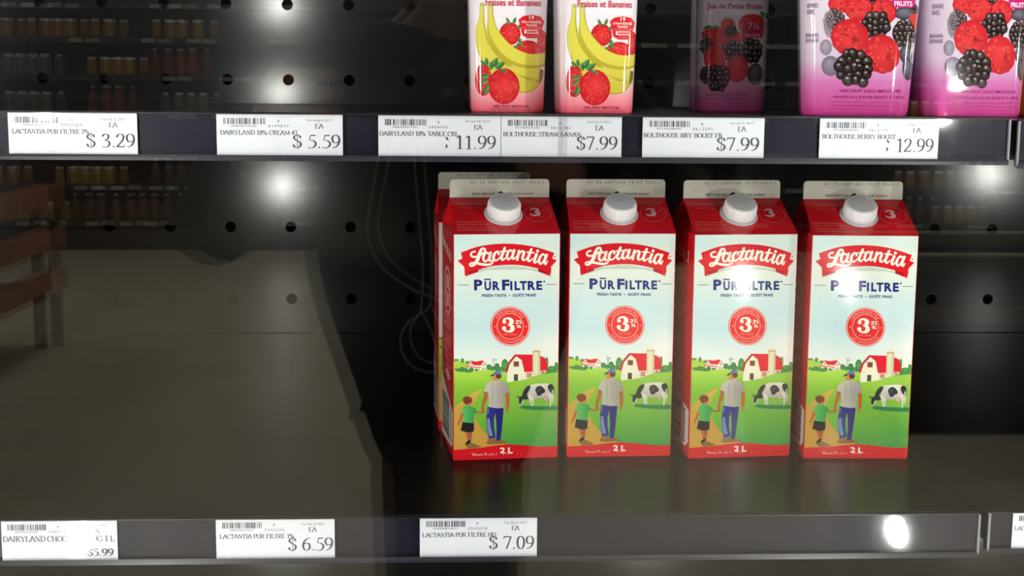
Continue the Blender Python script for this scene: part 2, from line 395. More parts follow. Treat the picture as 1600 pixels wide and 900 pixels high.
# ------------------------------------------------------------------ the cooler case: back panel with holes, ends, top, plinth
WALL_Y, GLASS_Y = 1.80, .66
POSTS = [-1.105, -.348, .441, 1.175, 1.93]
def back_panel():
    bm = bmesh.new()
    px, pz, r, n = .0795, .0971, .0073, 20
    x0 = -.2085-11.5*px; z0 = 1.072-.5*pz; nx, nz = 34, 9
    for i in range(nx):
        for j in range(nz):
            cx, cz = x0+(i+.5)*px, z0+(j+.5)*pz
            outer, inner, back = [], [], []
            for k in range(n):
                t = 2*PI*k/n; c, s_ = math.cos(t), math.sin(t)
                m = max(abs(c)/(px/2), abs(s_)/(pz/2))
                outer.append(bm.verts.new((cx+c/m, WALL_Y, cz+s_/m)))
                inner.append(bm.verts.new((cx+r*c, WALL_Y, cz+r*s_)))
                back.append(bm.verts.new((cx+r*c, WALL_Y+.003, cz+r*s_)))
            # true corners so that neighbouring cells meet
            for k in range(n):
                l = (k+1) % n
                ang = [(2*PI*q/n) for q in (k, k+1)]
                mids = [a for a in (math.atan2(pz, px), PI-math.atan2(pz, px), PI+math.atan2(pz, px), 2*PI-math.atan2(pz, px)) if ang[0] < a < ang[1]]
                if mids:
                    c, s_ = math.cos(mids[0]), math.sin(mids[0]); m = max(abs(c)/(px/2), abs(s_)/(pz/2))
                    v = bm.verts.new((cx+c/m, WALL_Y, cz+s_/m))
                    bm.faces.new((inner[k], inner[l], outer[l], v, outer[k]))
                else: bm.faces.new((inner[k], inner[l], outer[l], outer[k]))
                bm.faces.new((inner[l], inner[k], back[k], back[l]))
    bmesh.ops.remove_doubles(bm, verts=bm.verts[:], dist=1e-5)
    bmesh.ops.recalc_face_normals(bm, faces=bm.faces[:])
    x1, z1 = x0+nx*px, z0+nz*pz
    box(bm, x0, x1, WALL_Y+.0001, WALL_Y+.003, z1, 2.06); box(bm, x0, x1, WALL_Y+.0001, WALL_Y+.003, .22, z0)
    return bm, x0, x1
bm, CX0, CX1 = back_panel()
struct('wall_back', bm, M_black)
struct('wall_duct', boxes((CX0, CX1, WALL_Y+.06, WALL_Y+.08, .22, 2.06)), M_edge)
struct('wall_case', boxes((CX0-.03, CX0, .67, WALL_Y+.08, .0, 2.1), (CX1, CX1+.03, .67, WALL_Y+.08, .0, 2.1),
                          (CX0, CX1, .67, WALL_Y+.08, 2.06, 2.1), (CX0, CX1, .67, WALL_Y+.08, .0, .22)), M_black)
struct('wall_header', boxes((RX0, CX0-.03, .67, .72, 0, RZ), (CX1+.03, RX1, .67, .72, 0, RZ), (CX0-.03, CX1+.03, .67, .72, 2.1, RZ)), M_wall)

# ------------------------------------------------------------------ glass doors (two panes each) and the posts between them
def pane_bm(x0, x1, y, yaw_deg):
    bm = bmesh.new(); box(bm, x0, x1, -.002, .002, .3, 2.0)
    cx = (x0+x1)/2
    bmesh.ops.translate(bm, verts=bm.verts[:], vec=(-cx, 0, 0)); bmesh.ops.rotate(bm, verts=bm.verts[:], cent=(0, 0, 0), matrix=Matrix.Rotation(math.radians(yaw_deg), 3, 'Z'))
    bmesh.ops.translate(bm, verts=bm.verts[:], vec=(cx, y, 0)); return bm
for n, (a, b) in enumerate(zip(POSTS, POSTS[1:]), 1):
    d = empty('door_%d' % n, ((a+b)/2, GLASS_Y, .24)); d['kind'] = 'structure'
    x0, x1 = a+.004, b-.004
    off = Vector((-(a+b)/2, -GLASS_Y, -.24))
    def local(bm):
        bmesh.ops.translate(bm, verts=bm.verts[:], vec=off); return bm
    obj('door_frame', local(boxes((x0, x0+.03, .64, .682, .24, 2.06), (x1-.03, x1, .64, .682, .24, 2.06), (x0+.03, x1-.03, .64, .682, .24, .3), (x0+.03, x1-.03, .64, .682, 2.0, 2.06))), M_gasket, d)
    obj('outer_pane', local(pane_bm(x0+.03, x1-.03, .648, 0)), M_glass, d)
    obj('inner_pane', local(pane_bm(x0+.03, x1-.03, .672, -.3)), M_glass, d)
    hb = bmesh.new(); tube(hb, [(x0+.015, .61, z) for z in (.85, 1.0, 1.3, 1.45)], .008); box(hb, x0+.009, x0+.021, .61, .64, .87, .89); box(hb, x0+.009, x0+.021, .61, .64, 1.41, 1.43)
    obj('handle', local(hb), M_alu, d)
LED_Z = [.40, .57, .75, .93, 1.15, 1.338, 1.525, 1.71, 1.90]
for n, x in enumerate(POSTS, 1):
    m = struct('trim_%d' % n, boxes((x-.019, x+.019, .686, .72, .22, 2.06)), M_alu)
    bar = empty('light_bar', (x, .72, .25))
    tag(bar, 'white light bar with a column of small lamps, %s' % ('left end of the case', 'just left of the door in view', 'just right of the door in view', 'one door further right', 'right end of the case')[n-1], 'lamp', 'light bars inside the door posts')
    dz = .033 if n == 4 else 0
    obj('housing', boxes((-.012, .012, 0, .006, 0, 1.75), bev=.001), M_white, bar)
    for k, z in enumerate(LED_Z):
        lb = bmesh.new(); lathe(lb, [(.011, 0), (.011, .001), (.009, .002)], 20)
        bmesh.ops.rotate(lb, verts=lb.verts[:], cent=(0, 0, 0), matrix=Matrix.Rotation(-PI/2, 3, 'X'))
        o = obj('lens', lb, M_lens, bar); o.location = (0, .0061, z+dz-.25)
        for sx in (-1, 1):                                      # two chips per module, turned to the doors on either side
            ld = bpy.data.lights.new('lamp', 'AREA'); ld.shape = 'DISK'; ld.size = .026; ld.energy = LED_WATTS; ld.color = LED_COLOR
            lo = bpy.data.objects.new('lamp', ld); COL.objects.link(lo); lo.parent = bar
            lo.location = (sx*.004, .022, z+dz-.25); lo.rotation_euler = (PI/2, 0, -sx*LED_TURN)

# ceiling light panels of the shop
for i, (x, y) in enumerate([(x, y) for y in (-8.6, -6.0, -3.6) for x in (-4.5, -1.5, 1.5, 4.5)]):
    p = empty('ceiling_light', (x, y, RZ)); tag(p, 'long white ceiling light panel over the shop aisle', 'lamp', 'ceiling lights of the shop')
    obj('frame', boxes((-.62, .62, -.17, -.15, -.05, 0), (-.62, .62, .15, .17, -.05, 0), (-.62, -.6, -.15, .15, -.05, 0), (.6, .62, -.15, .15, -.05, 0)), M_white, p)
    ld = bpy.data.lights.new('lamp', 'AREA'); ld.shape = 'RECTANGLE'; ld.size = 1.2; ld.size_y = .3; ld.energy = CEILING_WATTS; ld.color = (1, .95, .86)
    lo = bpy.data.objects.new('lamp', ld); COL.objects.link(lo); lo.parent = p; lo.location = (0, 0, -.04)

# ------------------------------------------------------------------ shelves
S_LOW, S_UP = 1.0256, 1.3325
def shelf(name, x0, x1, z, yf, label):
    t = empty(name, ((x0+x1)/2, yf, z)); tag(t, label, 'shelf')
    hw = (x1-x0)/2
    bm = bmesh.new(); box(bm, -hw, hw, 0, WALL_Y-.004-yf, -.005, 0, bev=.0003); obj('shelf_board', bm, M_shelf, t)
    bm = bmesh.new(); box(bm, -hw, hw, .001, .004, -.028, -.0051); box(bm, -hw, hw, .3, .303, -.02, -.0051); obj('front_fold', bm, M_edge, t)
    for x in (-hw+.01, hw-.012):
        bm = bmesh.new(); box(bm, x, x+.002, .02, WALL_Y-.01-yf, -.03, -.0051); obj('bracket', bm, M_edge, t)
    return t
YF_UP, YF_LOW = .966, .9965
shelf('shelf', -.327, .4065, S_UP, YF_UP, 'black steel upper shelf carrying the smoothie bottles')
shelf('shelf', .4135, 1.115, S_UP, YF_UP, 'black upper shelf beyond the gap at the right edge')
shelf('shelf', -1.06, -.3273, S_UP, YF_UP, 'black upper shelf left of the door post')
shelf('shelf', -.336, .4145, S_LOW, YF_LOW, 'glossy black lower shelf under the milk cartons')
shelf('shelf', .4225, 1.115, S_LOW, YF_LOW, 'black lower shelf beyond the gap at the lower right edge')
shelf('shelf', -1.06, -.3363, S_LOW, YF_LOW, 'black lower shelf left of the door post')

# ------------------------------------------------------------------ price rails clipped to the shelf fronts
def price_rail(x0, x1, yf, zb, zt, label, joints=(), endcaps=(False, True)):
    """yf is the shelf front; rail hangs before it"""
    t = empty('price_rail', ((x0+x1)/2, yf, zb)); tag(t, label, 'price rail')
    h = zt-zb; hw = (x1-x0)/2
    bm = bmesh.new(); extrude_x(bm, [(-.0008, .0), (-.0032, .0), (-.0032, .0016), (-.0024, .0024), (-.0024, h-.0012), (-.0035, h-.0012), (-.0035, h), (-.0008, h)], -hw, hw)
    obj('channel', bm, M_navy, t)
    bm = bmesh.new(); extrude_x(bm, [(-.0033, .0), (-.0068, -.0012), (-.0078, .0012), (-.0062, .0030), (-.0056, .0010), (-.0033, .0017)], -hw, hw)
    obj('lower_lip', bm, M_rail_lip, t)
    bm = bmesh.new(); extrude_x(bm, [(-.0036, h-.0012), (-.0056, h-.0016), (-.0058, h-.0008), (-.0036, h-.0002)], -hw, hw)
    obj('upper_lip', bm, M_edge, t)
    xs = [-hw]+[j-(x0+x1)/2 for j in joints]+[hw]
    for a, b in zip(xs, xs[1:]):
        bm = bmesh.new(); box(bm, a+.0003, b-.0003, -.0056, -.0053, .003, h-.0016); obj('clear_cover', bm, M_cover, t)
        if b < hw:
            bm = bmesh.new(); box(bm, b-.0006, b+.0006, -.0060, -.0040, .001, h-.0018); obj('cover_joint', bm, M_coverend, t)
    for on, x in zip(endcaps, (-hw, hw)):
        if on:
            bm = bmesh.new(); box(bm, x-.0005, x+.0005, -.0066, -.0036, .0005, h-.0015); obj('end_edge', bm, M_coverend, t)
price_rail(-.327, .4065, YF_UP, 1.3015, 1.3346, 'dark navy price rail along the front of the smoothie shelf', joints=(.0822,))
price_rail(.4135, 1.115, YF_UP, 1.2990, 1.3335, 'short end of a price rail at the right edge, level with the smoothie shelf', endcaps=(True, False))
price_rail(-1.06, -.334, YF_UP, 1.3015, 1.3346, 'dark price rail left of the door post on the upper shelf')
price_rail(-.336, .4145, YF_LOW, .9942, 1.0292, 'dark navy price rail along the front of the milk shelf')
price_rail(.4225, 1.115, YF_LOW, .9972, 1.0300, 'price rail at the lower right corner beyond the gap', endcaps=(True, False))
price_rail(-1.06, -.342, YF_LOW, .9942, 1.0292, 'dark price rail left of the door post on the lower shelf')

# ------------------------------------------------------------------ price tags
PAPER = (196, 198, 205)
def price_tag(x0, x1, zb, zt, yf, label, name, price, code, upc, digit, date, nx=(.028, .655), px=(.6, .985), seed=1, big=True, frag=False, name_h=.1):
    W, H = (x1-x0)*1000, (zt-zb)*1000
    a = Art()
    a.F = lambda x, y: (x*W, (1-y)*H)                 # unit tag, y down
    ink = (62, 62, 74); pale = (104, 104, 114)
    a.grid(0, 0, 1, 1, 1, 1, PAPER, 0)
    a.barcode(.055, .09, .395, .232, (75, 75, 85), 2, seed)
    a.text(upc, .115, .25, .315, .295, pale, 2)
    a.text(digit, .478, .12, .498, .19, pale, 2)
    a.text(code, .41, .24, .572, .305, (110, 110, 120), 2, spacing=1.25)
    a.text(date, .715, .105, .915, .168, pale, 2)
    a.serif('EA', .78, .215, .848, .322, ink, 2)
    a.serif(name, nx[0], .375, nx[1], .375+name_h, (74, 74, 84), 2, T=.15, th=.075)
    if big:
        if frag:
            a.ribbon([(px[0]+.004, .5), (px[0]+.016, .56)], [.012, .02], ink, 2, k=1)
            a.ribbon([(px[0], .665), (px[0]+.008, .71), (px[0]+.002, .765)], [.004, .016, .006], ink, 2)
            a.serif(price, px[0]+.075, .47, px[1], .775, ink, 2, T=.11, th=.042)
        else: a.serif(price, px[0], .47, px[1], .775, ink, 2, T=.11, th=.042)
    else:
        a.serif(price, .735, .69, .965, .86, (60, 60, 66), 2, T=.17, th=.07)
    a.rect(0.01, .915, .99, .925, (178, 181, 190), 1)
    bm = bmesh.new(); cl = bm.verts.layers.float_color.new('print')
    box(bm, 0, W/1000, 0, .0003, 0, H/1000)
    for v in bm.verts: v[cl] = (*lin(PAPER), 1)
    emit(bm, cl, a, lambda u, v, lv: (u/1000, -.00002-lv*.00003, v/1000), ulim=(0, W), vlim=(0, H))
    o = obj('price_tag', bm, M_paper); o.location = (x0, yf, zb)
    tag(o, label, 'price tag', 'price tags in the shelf rails')
    return o
YT_UP, YT_LOW = YF_UP-.0045, YF_LOW-.0045
price_tag(-.3065, -.2174, 1.3023, 1.3330, YT_UP, 'white price tag reading $ 3.29 at the left end of the upper rail', 'LACTANTIA PUR FILTRE 2%', '$ 3.29', '0942269', '06820001025', '25', 'Tue Feb 21 2017', nx=(.028, .63), seed=3)
price_tag(-.1622, -.0738, 1.3028, 1.3330, YT_UP, 'white price tag reading $ 5.59 for cream in the upper rail', 'DAIRYLAND 18% CREAM 47', '$ 5.59', '0199877', '06870010046', '4', 'Sun Aug 6 2017', nx=(.028, .64), seed=4)
price_tag(-.0487, .0381, 1.3028, 1.3330, YT_UP, 'white price tag reading 11.99 for table cream in the upper rail', 'DAIRYLAND 18% TABLE CRL', '11.99', '0404947', '06870001250', '4', 'Fri Jul 28 2017', nx=(.008, .655), px=(.55, .965), seed=5, frag=True)
price_tag(.0385, .1246, 1.3028, 1.3332, YT_UP, 'white price tag reading $7.99 below the strawberry banana bottles, clear joint across it', 'BOLTHOUSE STRAW BANAN', '$7.99', '0612283', '07146427040', '6', 'Sun Jul 9 2017', nx=(.015, .66), px=(.625, .97), seed=6)
price_tag(.1396, .2275, 1.3026, 1.3332, YT_UP, 'white price tag reading $7.99 below the dim berry bottle', 'BOLTHOUSE BRY BOOST FR', '$7.99', '0612291', '07146428040', '6', 'Sun Jul 9 2017', nx=(.008, .655), px=(.61, .965), seed=7)
price_tag(.2678, .3549, 1.3025, 1.3332, YT_UP, 'white price tag reading 12.99 below the large pink berry bottles', 'BOLTHOUSE BERRY BOOST', '12.99', '0612176', '07146428060', '6', 'Tue Jan 17 2017', nx=(.02, .64), px=(.565, .965), seed=8, frag=True)
price_tag(-.3350, -.2489, .9952, 1.0276, YT_LOW, 'white price tag reading $5.99 in small bold figures at the lower left', 'DAIRYLAND CHOC MILK JUG 1 L', '$5.99', '0942111', '06870010289', '9', 'Thu Aug 10 2017', nx=(.01, .975), seed=9, big=False, name_h=.13)
price_tag(-.1749, -.0853, .9952, 1.0280, YT_LOW, 'white price tag reading $ 6.59 in the lower rail', 'LACTANTIA PUR FILTRE 1%', '$ 6.59', '0942236', '06820010229', '9', 'Tue Feb 21 2017', nx=(.03, .66), px=(.605, .99), seed=10)
price_tag(-.0205, .0693, .9952, 1.0280, YT_LOW, 'white price tag reading $ 7.09 left below the first milk carton', 'LACTANTIA PUR FILTRE HO', '$ 7.09', '0942078', '068200010021', '9', 'Tue Feb 21 2017', nx=(.022, .65), px=(.59, .98), seed=11)
price_tag(.4414, .5300, .9982, 1.0288, YT_LOW, 'white price tag cut off at the lower right corner', 'LACTANTIA PUR FILTRE 2%', '$ 6.59', '0942269', '06820010225', '9', 'Tue Feb 21 2017', nx=(.02, .63), seed=12)

# ------------------------------------------------------------------ milk cartons
RED, NAVY_INK, CREAM = (216, 28, 40), (38, 40, 120), (246, 240, 226)
CW, CH, CR, CF = .0945, .2020, .2300, .2465        # width, body height, ridge height, fin top
def carton_front_art():
    a = Art()
    Q1 = quad_inv((707.6, 365), (875.6, 365), (868.5, 713.5), (708.5, 721))
    Q2 = quad_inv((891.3, 362.2), (1055.8, 361.5), (1046, 711.4), (885, 714.5))
    Q3 = quad_inv((1082, 365.6), (1245.4, 364.6), (1232, 710.5), (1076.5, 717.5))
    crop = lambda Q, ox, oy, s: (lambda x, y: Q(ox+x/s, oy+y/s))
    # sky
    def sky(u, v):
        base = ramp([(.38, (244, 240, 226)), (.47, (226, 236, 230)), (.58, (196, 224, 228)), (.72, (208, 228, 228)), (.84, (228, 234, 222)), (1.0, (214, 230, 224))], v)
        left = max(0, 1-u*3.2)*max(0, (v-.85)/.15)
        base = lerp3(base, (186, 222, 230), left*.7)
        return lerp3(base, (246, 240, 230), max(0, (u-.62)/.38)*max(0, 1-abs(v-.5)/.16)*.9)
    a.grid(0, 0, 1, 1, 8, 24, sky, 0)
    # ---- countryside, traced on the first carton
    a.F = crop(Q1, 680, 460, 3.333)
    def meadow(x, y): return ramp([(385, (168, 208, 92)), (430, (150, 206, 60)), (560, (142, 200, 48)), (680, (104, 182, 62)), (790, (62, 150, 78))], y)
    def meadowL(x, y): return ramp([(385, (176, 214, 84)), (480, (140, 204, 56)), (580, (120, 186, 58)), (800, (90, 160, 70))], y)
    a.poly([(94, 330), (120, 338), (150, 346), (180, 352), (180, 398), (94, 392)], (176, 206, 76), 1)
    for cx, cy, rx, ry in [(140, 337, 9, 13), (108, 335, 16, 6), (165, 346, 11, 7), (275, 372, 14, 17), (298, 378, 12, 14), (316, 370, 14, 22), (335, 382, 14, 14), (356, 358, 17, 32), (338, 386, 40, 8), (575, 345, 8, 28), (600, 378, 26, 14), (625, 365, 10, 20), (560, 392, 40, 8)]:
        a.ell(cx, cy, rx, ry, (104, 170, 84), 2, rim=(58, 126, 66), n=14)
    a.poly([(530, 412), (560, 396), (600, 384), (650, 366), (650, 410)], (96, 150, 96), 2)
    a.poly([(94, 386), (150, 394), (205, 388), (270, 380), (330, 388), (372, 402), (372, 470), (94, 640)], meadowL, 3)
    a.poly([(94, 600), (200, 500), (360, 450), (430, 440), (520, 412), (580, 404), (640, 398), (640, 806), (94, 830)], meadow, 3)
    a.poly([(94, 420), (240, 400), (372, 420), (372, 470), (240, 492), (150, 535), (94, 598)], meadowL, 3)
    a.poly([(240, 484), (205, 498), (160, 528), (118, 568), (94, 596), (94, 826), (300, 800), (378, 782), (312, 764), (262, 722), (222, 672), (202, 630), (196, 590), (206, 545), (228, 510)],
           lambda x, y: ramp([(480, (214, 190, 84)), (600, (206, 166, 72)), (800, (204, 158, 70))], y), 4)
    for i in range(26):                                        # blades of grass
        r = random.Random(i); x = 330+290*r.random(); y = 640+130*r.random()
        a.ribbon([(x, y), (x+r.uniform(-3, 3), y-r.uniform(14, 34))], [1.6, .6], (84, 168, 74), 4, k=1, cap=False)
    for i in range(6): a.ribbon([(205+i*11, 412+i*5), (205+i*11, 404+i*5)], 1, (206, 226, 170), 4, k=1, cap=False)
    a.poly([(94, 812), (150, 806), (230, 799), (300, 786), (360, 779), (430, 780), (510, 788), (570, 790), (640, 784), (640, 860), (94, 885)], RED, 8)
    a.text('2 L', 333, 795, 397, 826, (250, 236, 226), 9, bold=.035)
    a.text('Vitamin D added  •  Additionné de vitamine D', 190, 825, 536, 853, (248, 186, 180), 9, bold=.012)
    # ---- house and windmill
    a.F = crop(Q1, 710, 540, 12.86)
    for cx, cy, rx, ry in [(60, 455, 60, 26), (150, 450, 50, 50), (215, 460, 55, 44), (330, 450, 50, 40), (430, 455, 36, 24), (685, 400, 44, 56), (745, 425, 40, 42), (270, 490, 80, 22), (100, 480, 70, 20), (830, 400, 50, 76), (860, 430, 40, 60)]:
        a.ell(cx, cy, rx, ry, (92, 160, 92), 5, rim=(52, 118, 66), n=14)
    W_ = (240, 234, 214)
    a.poly([(262, 372), (315, 284), (372, 372), (520, 362), (560, 285), (626, 362), (626, 460), (470, 462), (255, 440)], W_, 5)
    a.poly([(310, 270), (420, 288), (545, 262), (562, 282), (516, 362), (366, 362)], (226, 34, 48), 6)
    a.poly([(300, 275), (316, 275), (262, 372), (250, 372)], (200, 70, 66), 6); a.poly([(548, 262), (560, 268), (640, 358), (626, 362)], (200, 60, 60), 6)
    a.poly([(236, 376), (515, 398), (515, 416), (228, 398)], (222, 60, 56), 6)
    for x0, y0, x1, y1 in [(306, 322, 326, 356), (556, 336, 578, 374), (540, 418, 560, 455), (586, 418, 604, 455), (476, 428, 494, 450)]: a.rect(x0, y0, x1, y1, (110, 120, 108), 6)
    for cx, cy, rx, ry in [(325, 452, 46, 34), (430, 462, 30, 18)]: a.ell(cx, cy, rx, ry, (84, 150, 84), 7, rim=(52, 118, 66), n=12)
    g = (150, 160, 158)
    a.ring(770, 250, 24, 34, (176, 190, 190), 5, 16)
    for k in range(6): a.ribbon([(770, 250), (770+32*math.cos(k*PI/3), 250+32*math.sin(k*PI/3))], 5, g, 5, k=1, cap=False)
    a.ribbon([(800, 250), (846, 252)], [4, 18], g, 5, k=1, cap=False)
    for dx in (-28, 0, 28): a.ribbon([(770+dx*.2, 285), (770+dx, 470)], 5, (186, 196, 186), 5, k=1, cap=False)
    # ---- barn, silo and cow
    a.F = crop(Q1, 780, 535, 8.573)
    B = (240, 234, 208)
    a.poly([(84, 512), (90, 380), (122, 262), (210, 158), (284, 214), (322, 372), (330, 472)], B, 5)
    a.poly([(318, 366), (432, 360), (432, 438), (330, 472)], (228, 224, 196), 5)
    a.poly([(190, 136), (428, 138), (432, 370), (320, 374), (282, 214), (210, 158)], (222, 34, 50), 6)
    a.poly([(190, 136), (212, 158), (124, 262), (92, 380), (62, 378), (100, 246)], (190, 52, 58), 6)
    a.rect(173, 228, 246, 300, (176, 72, 62), 6); a.rect(186, 240, 234, 288, (96, 84, 56), 7)
    a.rect(178, 402, 232, 490, (72, 76, 66), 6); a.rect(350, 384, 410, 446, (206, 120, 100), 6); a.rect(362, 396, 398, 440, (196, 160, 134), 7)
    a.ribbon([(290, 392), (290, 470)], 3, (196, 192, 168), 6, k=1, cap=False)
    a.poly([(530, 154), (598, 186), (632, 290), (628, 352), (528, 356)], (222, 40, 56), 6)
    a.poly([(528, 352), (606, 350), (606, 388), (528, 404)], (234, 226, 200), 5); a.rect(542, 362, 590, 392, (206, 120, 104), 6)
    a.grid(428, 90, 530, 410, 4, 1, lambda x, y: ramp([(428, (206, 198, 158)), (470, (240, 234, 200)), (530, (196, 188, 150))], x), 7)
    a.ell(479, 92, 51, 34, (232, 226, 194), 6)
    for k in range(9): a.poly([(430+k*11.2, 92), (441+k*11.2, 92), (435+k*11.2, 112)], (206, 92, 72), 8)
    a.poly([(250, 850), (300, 826), (420, 830), (560, 838), (700, 828), (765, 836), (762, 890), (600, 892), (420, 884), (300, 872)], (60, 134, 84), 5)
    cw_, ck = (228, 224, 208), (58, 58, 60)
    a.poly([(392, 548), (470, 532), (580, 526), (660, 534), (702, 552), (712, 620), (708, 700), (690, 740), (672, 690), (640, 694), (612, 724), (540, 728), (470, 730), (400, 740), (352, 690), (340, 630)], lambda x, y: ramp([(530, (238, 234, 214)), (640, (214, 208, 196)), (730, (192, 180, 178))], y), 6)
    for pts, ws in [([(392, 700), (400, 770), (412, 824)], [50, 22, 20]), ([(425, 720), (432, 780), (438, 824)], [30, 16, 14]), ([(655, 680), (668, 750), (664, 836)], [60, 22, 16]), ([(694, 690), (700, 740), (690, 780)], [44, 18, 12])]: a.ribbon(pts, ws, cw_, 6, k=4)
    a.ell(606, 728, 30, 26, (220, 172, 176), 7)
    a.poly([(405, 556), (388, 610), (352, 672), (376, 738), (330, 746), (300, 756), (284, 704), (300, 640), (330, 584), (368, 556)], ck, 7)
    a.poly([(300, 684), (316, 724), (300, 756), (276, 800), (250, 812), (244, 772), (248, 712)], ck, 7)
    a.poly([(300, 740), (312, 752), (286, 806), (274, 800)], cw_, 8); a.ell(256, 814, 14, 10, (206, 190, 182), 8)
    a.ribbon([(256, 714), (232, 706), (210, 692)], [18, 14, 4], ck, 7, k=3, cap=False)
    a.ell(522, 616, 58, 56, (88, 88, 94), 7, rim=ck); a.ell(562, 628, 34, 34, ck, 7); a.ell(515, 668, 34, 26, ck, 7)
    a.poly([(634, 556), (660, 538), (694, 540), (708, 590), (704, 622), (690, 608), (684, 668), (650, 630), (632, 590)], ck, 7)
    a.ribbon([(702, 560), (712, 620), (704, 690)], [12, 10, 8], (70, 68, 66), 8, k=3)
    # ---- man and boy walking away
    a.F = crop(Q3, 1080, 570, 6.663)
    skin, skin2 = (188, 104, 66), (212, 132, 88)
    shade = (140, 106, 58)
    a.poly([(300, 790), (350, 775), (440, 745), (520, 790), (430, 800), (330, 806)], shade, 5); a.poly([(95, 815), (160, 790), (262, 832), (200, 846), (130, 852)], shade, 5)
    a.poly([(305, 784), (352, 724), (404, 744), (392, 762), (340, 794)], (150, 112, 74), 6); a.poly([(402, 752), (446, 752), (440, 768), (410, 768)], (120, 84, 56), 6)
    a.poly([(322, 404), (412, 418), (398, 480), (384, 540), (384, 640), (398, 730), (330, 748), (314, 640), (310, 530)], (52, 52, 136), 7)
    a.poly([(396, 416), (483, 414), (472, 530), (460, 650), (446, 762), (404, 760), (410, 640), (406, 540), (400, 470)], (44, 42, 122), 7)
    a.ribbon([(330, 540), (334, 620), (350, 700)], [26, 34, 40], (126, 140, 196), 8, k=4); a.ribbon([(332, 425), (326, 480)], [10, 8], (120, 132, 190), 8, k=1)
    a.ribbon([(318, 250), (300, 325), (280, 395), (278, 440), (288, 468)], [44, 36, 28, 30, 16], skin, 7, k=4)
    a.ribbon([(517, 258), (526, 330), (522, 400), (518, 455)], [42, 34, 32, 16], skin, 7, k=4); a.ribbon([(512, 410), (506, 440)], [10, 7], skin2, 8, k=1)
    a.poly([(398, 130), (452, 128), (494, 150), (528, 190), (544, 252), (500, 270), (492, 245), (490, 416), (420, 422), (328, 408), (340, 330), (328, 258), (288, 242), (308, 182), (344, 146)],
           lambda x, y: ramp([(290, (206, 200, 188)), (400, (188, 182, 172)), (545, (164, 156, 150))], x), 8)
    for x in (372, 432, 468): a.ribbon([(x, 165), (x+6, 260), (x-4, 380)], [6, 10, 5], (168, 162, 154), 9, k=4, cap=False)
    a.poly([(386, 74), (414, 62), (424, 112), (430, 132), (402, 134), (392, 128), (378, 126), (374, 116), (382, 100)], skin2, 8)
    a.ell(438, 84, 29, 31, (112, 48, 38), 9)
    a.poly([(382, 74), (396, 44), (420, 28), (446, 26), (464, 46), (467, 74), (444, 68), (414, 58)], (86, 124, 178), 10); a.poly([(354, 88), (372, 68), (400, 56), (412, 60), (384, 82), (362, 94)], (44, 42, 48), 10)
    a.ribbon([(198, 455), (246, 472), (286, 458)], [26, 20, 22], skin, 7, k=4)
    a.ribbon([(78, 470), (58, 540), (36, 585), (34, 610)], [28, 22, 18, 10], skin, 7, k=4)
    a.ribbon([(112, 664), (126, 720), (136, 782)], [36, 28, 20], skin, 7, k=4); a.ribbon([(152, 664), (150, 720), (146, 776)], [34, 26, 18], (170, 92, 58), 7, k=4)
    a.poly([(97, 800), (128, 764), (154, 766), (150, 790), (110, 812)], (34, 32, 38), 8)
    a.poly([(74, 568), (188, 572), (184, 668), (132, 682), (58, 662)], (36, 36, 42), 8)
    a.poly([(112, 394), (152, 394), (200, 424), (220, 470), (190, 482), (186, 584), (74, 572), (92, 488), (62, 482), (80, 420)], lambda x, y: ramp([(60, (104, 196, 104)), (150, (72, 176, 88)), (215, (52, 148, 76))], x), 9)
    a.ell(150, 366, 24, 26, skin2, 9); a.ell(126, 340, 47, 40, (130, 64, 50), 10); a.ell(118, 366, 22, 22, (120, 56, 46), 10)
    # ---- medallion 3.25 %
    a.F = crop(Q3, 1120, 470, 12.0)
    cx, cy = 537, 430; R_ = (226, 46, 46); P_ = (250, 196, 186)
    a.ell(cx, cy, 358, 362, (206, 60, 62), 1, n=48); a.ell(cx, cy, 346, 350, P_, 2, n=48); a.ell(cx, cy, 330, 334, R_, 3, n=48)
    a.ring(cx, cy, 234, 243, P_, 4)
    a.arc_text('HOMOGENIZED MILK', cx, cy, 262, 48, math.radians(148), math.radians(32), (246, 170, 160), 4)
    a.arc_text('LAIT HOMOGÉNÉISÉ', cx, cy, 312, 48, math.radians(216), math.radians(324), (246, 170, 160), 4, inside=True)
    for x in (258, 822): a.ell(x, cy+4, 11, 11, P_, 4, n=10)
    a.ribbon([(428, 348), (432, 300), (480, 282), (530, 290), (560, 330), (548, 376), (505, 400)], [44, 34, 34, 50, 84, 64, 34], CREAM, 5)
    a.ribbon([(505, 398), (562, 420), (575, 470), (545, 515), (490, 524), (440, 505), (424, 468)], [34, 56, 84, 54, 32, 36, 44], CREAM, 5)
    a.ell(430, 345, 34, 36, CREAM, 5); a.ell(424, 465, 38, 38, CREAM, 5)
    a.serif('.25', 612, 318, 738, 380, CREAM, 5, T=.22, th=.1); a.text('%', 648, 402, 736, 460, CREAM, 5, bold=.02)
    a.text('M.F. | M.G.', 420, 566, 650, 604, (246, 170, 160), 5)
    # ---- banner, script and product lines, traced on the second carton
    a.F = crop(Q2, 890, 370, 9.0)
    a.poly([(75, 300), (165, 385), (172, 516), (352, 455), (640, 370), (830, 366), (1180, 460), (1345, 522), (1362, 386), (1436, 300), (1200, 420), (300, 420)], (196, 204, 194), 1)
    top = smooth_path([(108, 182), (330, 105), (540, 70), (740, 62), (950, 76), (1170, 118), (1397, 190)], 5)
    bot = smooth_path([(1352, 470), (1170, 408), (1000, 370), (830, 352), (640, 358), (470, 382), (160, 480)], 5)
    a.poly([(130, 262), *top, (1370, 272), (1436, 294), (1350, 380), *bot, (150, 376), (64, 292)], RED, 2)
    a.poly([(150, 370), (342, 408), (342, 446), (160, 508)], RED, 2); a.poly([(1170, 404), (1350, 376), (1336, 512), (1168, 446)], RED, 2)
